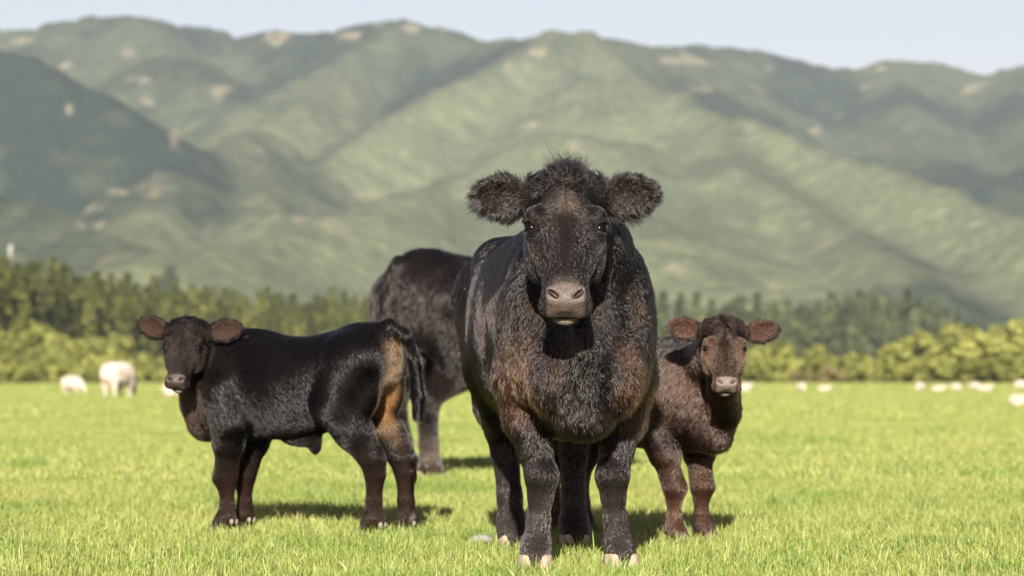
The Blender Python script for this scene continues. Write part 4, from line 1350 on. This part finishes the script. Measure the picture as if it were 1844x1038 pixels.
def conifer_meshes(seed):
    """unit-height conifer"""
    g = np.random.default_rng(seed)
    P, Nr, tone = [], [], []
    lv = 17
    for i in range(lv):
        z = 0.10 + 0.88 * (i / (lv - 1)) ** 0.95
        R0 = 0.150 * (1 - z) ** 0.8 * (0.85 + 0.3 * g.random()) + 0.008
        nb = 9 if z < 0.7 else 6
        for j in range(nb):
            a = 2 * math.pi * (j + g.random() * 0.7) / nb
            Rb = R0 * (0.65 + 0.55 * g.random())
            for q in range(5):
                f = (q + 0.7) / 5
                P.append((math.cos(a) * Rb * f, math.sin(a) * Rb * f, z - 0.10 * Rb / 0.15 * f ** 1.5 * 0.25 + g.normal(0, 0.006)))
                Nr.append((math.cos(a) * 0.6 + g.normal(0, 0.3), math.sin(a) * 0.6 + g.normal(0, 0.3), 0.7 + g.normal(0, 0.3)))
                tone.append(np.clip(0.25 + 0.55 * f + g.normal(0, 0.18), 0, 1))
    P, Nr, tone = np.array(P), np.array(Nr), np.array(tone)
    Nr /= np.linalg.norm(Nr, axis=1, keepdims=True)
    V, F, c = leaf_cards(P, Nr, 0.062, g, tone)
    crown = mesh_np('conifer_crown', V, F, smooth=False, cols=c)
    tv, tf = tube([(0, 0, -0.02), (0.002, 0, 0.3), (0, 0.002, 0.7), (0, 0, 0.96)], [0.016, 0.012, 0.007, 0.002])
    trunk = mesh_np('conifer_trunk', tv, tf)
    return crown, trunk


def leafy_meshes(seed, nblob=16, per=75, flat=0.75, leaf=0.085, low=0.28):
    """unit-height leafy tree or shrub"""
    g = np.random.default_rng(seed)
    P, Nr, tone, limbs = [], [], [], []
    for i in range(nblob):
        a = g.random() * 6.283; rr = math.sqrt(g.random()) * 0.40 * flat
        z = low + (0.86 - low) * g.random() * (1 - 0.35 * (rr / (0.4 * flat)) ** 2)
        c = np.array([math.cos(a) * rr, math.sin(a) * rr, z]); br = 0.11 + 0.08 * g.random()
        limbs.append(c)
        d = g.normal(0, 1, (per, 3)); d /= np.linalg.norm(d, axis=1, keepdims=True)
        P.append(c + d * (br * g.random((per, 1)) ** 0.35)); Nr.append(d + g.normal(0, 0.45, (per, 3)))
        tone.append(np.clip(0.5 + g.normal(0, 0.17) + g.normal(0, 0.16, per), 0, 1))
    P, Nr, tone = np.concatenate(P), np.concatenate(Nr), np.concatenate(tone)
    P[:, 2] = np.maximum(P[:, 2], 0.01)
    Nr /= np.linalg.norm(Nr, axis=1, keepdims=True)
    V, F, c = leaf_cards(P, Nr, leaf, g, tone)
    crown = mesh_np('leafy_crown', V, F, smooth=False, cols=c)
    TV, TF = tube([(0, 0, -0.02), (0.01, 0.01, 0.2), (0.0, 0.02, 0.45), (0, 0, 0.7)], [0.035, 0.026, 0.018, 0.006])
    for c in limbs[:6]:
        v, f = tube([(0, 0.01, 0.18), (c[0] * 0.5, c[1] * 0.5, (c[2] + 0.2) * 0.5), tuple(c)], [0.014, 0.010, 0.004], 5)
        TF += [tuple(q + len(TV) for q in ff) for ff in f]; TV += v
    return crown, mesh_np('leafy_trunk', TV, TF)


CONS = [conifer_meshes(100 + i) for i in range(5)]
LEAF = [leafy_meshes(200 + i) for i in range(5)]
BUSH = [leafy_meshes(300 + i, 18, 70, 1.25, 0.10, 0.12) for i in range(6)]


def plant(name, kit, material, loc, h, wid, label, cat, group, g):
    r = empty(name, tuple(float(q) for q in loc), float(g.random() * 6.28))
    if kit not in CONS:
        h = h * 1.10
    r.scale = (h * wid, h * wid, h)
    tag(r, label, cat, group)
    for nm, me, mt in (('crown', kit[0], material), ('trunk', kit[1], M_BARK)):
        if not me.materials:
            me.materials.append(None)
        o = bpy.data.objects.new(nm, me)
        o.material_slots[0].link = 'OBJECT'
        o.material_slots[0].material = mt
        link(o, r)
    return r


def build_trees():
    g = np.random.default_rng(31)
    # plantation conifers on the left, three rows receding to the right
    for row, (dD, dy) in enumerate(((0, 26), (22, 10), (46, 0))):
        x = -70.0 + row * 7
        while x < 1130:
            D = 400 + 0.30 * max(x, -70) + dD
            top = np.interp(x, [-70, 0, 100, 200, 300, 420, 700], [462, 470, 482, 500, 514, 526, 536]) + dy + g.normal(0, 6)
            h = (HORIZON - top) / FPX * D + CAMZ
            p = at(x, HORIZON, D)
            plant('conifer_tree', CONS[g.integers(5)], M_CON, (p[0], D + g.normal(0, 4), 0), h, 1.15 + 0.3 * g.random(),
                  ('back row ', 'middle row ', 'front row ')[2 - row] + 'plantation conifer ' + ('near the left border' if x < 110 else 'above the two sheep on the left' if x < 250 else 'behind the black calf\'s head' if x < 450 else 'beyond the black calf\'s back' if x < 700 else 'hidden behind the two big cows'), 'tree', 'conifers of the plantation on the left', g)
            x += 15 + 8 * g.random()
    # young yellow-green trees in front of the plantation, far left
    for (x0, x1, D0, t0, t1, stp) in ((-60, 215, 330, 588, 618, 16), (-60, 300, 285, 618, 648, 17), (-60, 330, 248, 645, 664, 20), (345, 1100, 255, 650, 640, 32)):
        x = x0
        while x < x1:
            D = D0 + g.normal(0, 6)
            top = t0 + (t1 - t0) * min(max(x, 0), 400) / 300 + g.normal(0, 8)
            h = (HORIZON - top) / FPX * D + CAMZ
            p = at(x, HORIZON, D)
            plant('shrub', BUSH[g.integers(6)], M_SHR, (p[0], D, 0), h, 0.95 + 0.4 * g.random(),
                  'yellow green shrub ' + ('in the tall back row ' if D0 > 300 else 'in the middle row ' if D0 > 260 else 'in the low front row ') + ('near the left border' if x < 100 else 'behind the two sheep' if x < 250 else 'beside the black calf\'s head' if x < 345 else 'hidden behind the cattle'), 'shrub', 'shrubs below the plantation', g)
            x += stp * (0.8 + 0.5 * g.random())
    # hazy wood on the right
    for row, (dD, dy) in enumerate(((0, 42), (35, 20), (70, 0))):
        x = 1120.0 + row * 11
        while x < 1735:
            D = 790 + dD + g.normal(0, 8)
            top = np.interp(x, [1120, 1230, 1400, 1560, 1650, 1735], [520, 528, 540, 532, 528, 575]) + dy + g.normal(0, 6)
            h = (HORIZON - top) / FPX * D + CAMZ
            p = at(x, HORIZON, D)
            kit = LEAF[g.integers(5)] if g.random() < 0.6 else CONS[g.integers(5)]
            plant('forest_tree', kit, M_FOR, (p[0], D, 0), h, 0.62 + 0.25 * g.random() if kit in LEAF else 1.5,
                  ('front', 'middle', 'back')[row] + ' row hazy tree of the wood, ' + ('between the big cow and the brown calf\'s head' if x < 1260 else 'behind the brown calf\'s right ear' if x < 1420 else 'right of the brown calf' if x < 1580 else 'left of the tall bushes'), 'tree', 'trees of the hazy wood on the right', g)
            x += 22 + 10 * g.random()
    # dark trees dotted over the foot of the hills, left of centre
    tx, dd, Z = HILL
    for k in range(46):
        px = 215 + 480 * (k + 0.8 * g.random()) / 46
        D = 1000 + 330 * g.random()
        t = (px - W / 2) / FPX
        z = float(Z[np.argmin(np.abs(dd - D)), np.argmin(np.abs(tx - t))])
        plant('hillside_tree', LEAF[g.integers(5)], M_FOR, (t * D, D, z - 0.4), 9 + 8 * g.random(), 0.7 + 0.3 * g.random(),
              'hazy grey green tree at the hill foot, above ' + ('the black calf\'s head' if px < 420 else 'the black calf\'s back' if px < 600 else 'the gap beside the hidden cow\'s rump'), 'tree', 'trees dotted over the foot of the hills', g)
    # low pale shrubs along the field edge, right
    for (D0, t0, stp) in ((300, 636, 26), (262, 652, 24)):
        x = 1110.0
        while x < 1660:
            D = D0 + g.normal(0, 6)
            top = t0 + g.normal(0, 9)
            h = (HORIZON - top) / FPX * D + CAMZ
            p = at(x, HORIZON, D)
            dry = (1410 < x < 1500 and D0 < 280 and g.random() < 0.7)
            plant('dry_shrub' if dry else 'shrub', BUSH[g.integers(6)], M_DRY if dry else M_SHR, (p[0], D, 0), h * (0.7 if dry else 1), 1.1 + 0.5 * g.random(),
                  'tan dry shrub among the green ones at the field edge, right of the brown calf' if dry else 'low yellow green shrub ' + ('behind ' if D0 > 280 else 'along ') + 'the field edge, ' + ('hidden by the big cow and brown calf' if x < 1340 else 'right of the brown calf' if x < 1500 else 'leading up to the tall bushes'),
                  'shrub', 'dry shrubs at the field edge' if dry else 'low shrubs along the field edge', g)
            x += stp * (0.8 + 0.5 * g.random())
    # the tall bushes at the right border
    big = [(1600, 622, 262, 'round bush where the low shrubs give way to the tall ones'), (1652, 600, 256, 'bush second of the tall ones rising towards the right border'),
           (1700, 586, 262, 'tall broad bush just right of the hazy wood'), (1752, 566, 268, 'tallest yellow green bush near the right border'),
           (1800, 574, 262, 'tall bush beside the tallest one, close to the right border'), (1850, 570, 266, 'tall bush cut off by the right border'),
           (1905, 580, 266, 'tall bush mostly beyond the right border, only its edge in view'), (1675, 640, 244, 'small bush in front of the tall ones, behind the row of sheep'),
           (1735, 630, 246, 'small bush below the tallest one at the field edge'), (1795, 634, 244, 'small bush in front of the tall ones nearest the right border'), (1850, 632, 246, 'low bush cut off by the right border')]
    for (x, top, D, lab) in big:
        h = (HORIZON - top) / FPX * D + CAMZ
        p = at(x, HORIZON, D)
        plant('bush', BUSH[g.integers(6)], M_SHR, (p[0], D, 0), h, 1.05 + 0.3 * g.random(), lab, 'bush', 'tall bushes at the right border', g)


build_trees()


# ------------------------------------------------------------------ mast above the plantation
def build_mast():
    D = 470.0
    p = at(18, HORIZON, D)
    h = (HORIZON - 441) / FPX * D + CAMZ
    root = empty('mast', (float(p[0]), D, 0))
    tag(root, 'pale grey mast rising above the plantation at the left border', 'mast')
    m = plain('pale_concrete', (0.30, 0.30, 0.28), 0.8, 0.3, 2.0, 0.12)
    v, f = tube([(0, 0, -0.3), (0, 0, h * 0.5), (0, 0, h - 2.4)], [0.40, 0.32, 0.25], 12)
    obj('pole', mesh_np('pole', v, f), m, root)
    v, f = tube([(0, 0, h - 2.4), (0, 0, h - 2.38), (0, 0, h - 0.1), (0, 0, h)], [0.24, 0.36, 0.36, 0.1], 12)
    obj('drum', mesh_np('drum', v, f), m, root)


build_mast()


# ------------------------------------------------------------------ sheep
def sheep_mesh(kind, seed):
    C = Clay((-0.42, -0.95, -0.02), (0.42, 0.80, 1.10), 0.022)
    ex, ey, ez = np.eye(3)
    st = [(-0.50, 0.70, 0.48, 0.08), (-0.42, 0.80, 0.38, 0.18), (-0.20, 0.86, 0.30, 0.25), (0.10, 0.86, 0.28, 0.28), (0.40, 0.85, 0.30, 0.27), (0.55, 0.78, 0.38, 0.20), (0.62, 0.68, 0.48, 0.09)]
    dz = -0.26 if kind == 'lying' else 0
    st = [(a, b + dz, max(c + dz, 0.02), d) for (a, b, c, d) in st]
    C.loft((0, 0, 0), ex, ey, ez, st, 0.03, 2.2)
    if kind == 'lying':
        for sg in (-1, 1):
            C.cone((sg * 0.2, -0.35, 0.10), (sg * 0.22, -0.62, 0.05), 0.08, 0.04, 0.04)
            C.ell((sg * 0.22, 0.35, 0.14), (0.13, 0.22, 0.14), 0.05)
    else:
        for sg in (-1, 1):
            for y in (-0.32, 0.42):
                C.cone((sg * 0.14, y, 0.42), (sg * 0.13, y + 0.02, 0.20), 0.10, 0.05, 0.05)
                C.cone((sg * 0.13, y + 0.02, 0.20), (sg * 0.13, y, 0.0), 0.042, 0.035, 0.02)
    if kind == 'grazing':
        C.cone((0, -0.42, 0.60), (0, -0.68, 0.30), 0.16, 0.09, 0.06)
        C.cone((0, -0.68, 0.30), (0, -0.80, 0.10), 0.085, 0.05, 0.03)
        hp = np.array([0, -0.70, 0.28])
    else:
        C.cone((0, -0.42, 0.66 + dz), (0, -0.60, 0.86 + dz), 0.15, 0.09, 0.06)
        C.cone((0, -0.60, 0.88 + dz), (0, -0.80, 0.78 + dz), 0.085, 0.05, 0.03)
        hp = np.array([0, -0.60, 0.88 + dz])
    for sg in (-1, 1):
        C.cone(hp + (sg * 0.06, 0.02, 0.02), hp + (sg * 0.17, 0.03, 0.0), 0.035, 0.022, 0.02)
    C.cone((0, 0.58, 0.70 + dz), (0, 0.66, 0.46 + dz), 0.05, 0.035, 0.03)
    V, F = C.mesh(1)
    Nn = vnormals(V, F)
    hd_ = (np.linalg.norm(V - hp, axis=1) < 0.26) | (V[:, 2] < 0.22 + dz)
    wl = np.where(V[:, 1] < hp[1] + 0.05, 0.2, 1.0) * (1 if kind == 'lying' else sstep(0.18, 0.30, V[:, 2]))
    V = V + Nn * ((VN.fbm(V[:, 0] * 13 + seed, V[:, 1] * 13, V[:, 2] * 13, oct=3) - 0.42) * 0.10 * wl)[:, None]
    c = np.tile(np.array([0.50, 0.42, 0.34]), (len(V), 1))
    dirt = VN.fbm(V[:, 0] * 5 + 3 + seed, V[:, 1] * 5, V[:, 2] * 5, oct=3)
    c = mixc(c, np.array([0.36, 0.20, 0.09]), sstep(0.55, 0.72, dirt) * (V[:, 2] < 0.6) * 0.8)
    c = mixc(c, np.array([0.50, 0.44, 0.36]), (1 - wl) * 0.7)
    V[:, 2] -= V[:, 2].min()
    return mesh_np('sheep_body', V, F, cols=c)


def build_sheep():
    m, n, b = mat('wool')
    a = N(n, 'ShaderNodeAttribute'); a.attribute_name = 'Col'
    tc = N(n, 'ShaderNodeTexCoord'); nz = noise_node(n, 26, 4, 0.65, tc.outputs['Object'])
    n.links.new(a.outputs['Color'], b.inputs['Base Color'])
    b.inputs['Roughness'].default_value = 0.95; b.inputs['Specular IOR Level'].default_value = 0.1; b.inputs['Sheen Weight'].default_value = 0.3
    bp = N(n, 'ShaderNodeBump'); bp.inputs['Strength'].default_value = 0.8; bp.inputs['Distance'].default_value = 0.03
    n.links.new(nz.outputs['Fac'], bp.inputs['Height']); n.links.new(bp.outputs[0], b.inputs['Normal'])
    kit = {k: sheep_mesh(k, i * 7) for i, k in enumerate(('standing', 'grazing', 'lying'))}
    g = 'sheep grazing across the field'
    # photo x, foot y, kind, heading, size, label
    L = [(214, 717, 'grazing', 158, 1.18, 'big cream sheep left of the black calf, rump turned to the camera'),
         (131, 711, 'grazing', 60, 0.72, 'small white sheep grazing left of the big cream sheep'),
         (322, 715, 'lying', 100, 0.75, 'white sheep mostly hidden behind the neck of the black calf'),
         (1337, 707, 'lying', 70, 0.55, 'white sheep just right of the brown calf\'s chin, half hidden'),
         (1443, 707, 'grazing', 20, 0.42, 'white sheep grazing alone, second one right of the brown calf'),
         (1485, 706, 'lying', 75, 0.40, 'small pale sheep a little right of the lone grazing one'),
         (1657, 706, 'grazing', -30, 0.44, 'white sheep leftmost of the far row near the right border'),
         (1691, 706, 'lying', 80, 0.40, 'small sheep second from the left in the far row near the right border'),
         (1722, 706, 'standing', -60, 0.36, 'white sheep in the middle of the far row near the right border'),
         (1755, 706, 'grazing', 40, 0.44, 'white sheep fourth in the far row, touching the last one'),
         (1775, 706, 'lying', 95, 0.44, 'white sheep last at the right of the far row'),
         (1840, 704, 'standing', 70, 0.50, 'pale sheep cut by the right border, the farther of the two there'),
         (1838, 733, 'lying', 110, 0.40, 'white sheep lying at the right border, nearest of those on that side')]
    for (px, py, k, hd_, s, lab) in L:
        D = FPX * CAMZ / (py - HORIZON)
        p = at(px, py, D)
        o = obj('sheep', kit[k], m)
        o.location = (float(p[0]), D, 0)
        o.rotation_euler = (0, 0, R(hd_)); o.scale = (s, s, s)
        tag(o, lab, 'sheep', g)


build_sheep()


# ------------------------------------------------------------------ stone by the hind hoof
def build_stone():
    g = np.random.default_rng(5)
    D = FPX * (CAMZ - 0.02) / (976 - HORIZON)
    p = at(866, 976, D)
    me = ball_mesh('stone', np.array([0.050, 0.035, 0.020]), 18, 10)
    co = np.zeros(len(me.vertices) * 3, dtype=np.float32); me.vertices.foreach_get('co', co); co = co.reshape(-1, 3)
    co *= (0.8 + 0.45 * VN(co[:, 0] * 40 + 5, co[:, 1] * 40, co[:, 2] * 40))[:, None]
    me.vertices.foreach_set('co', co.ravel())
    o = obj('stone', me, plain('grey_stone', (0.22, 0.21, 0.19), 0.9, 0.2, 40, 0.3))
    o.location = (float(p[0]), D, 0.030)
    tag(o, 'flat grey stone in the grass left of the big cow\'s hind hoof', 'stone')


build_stone()
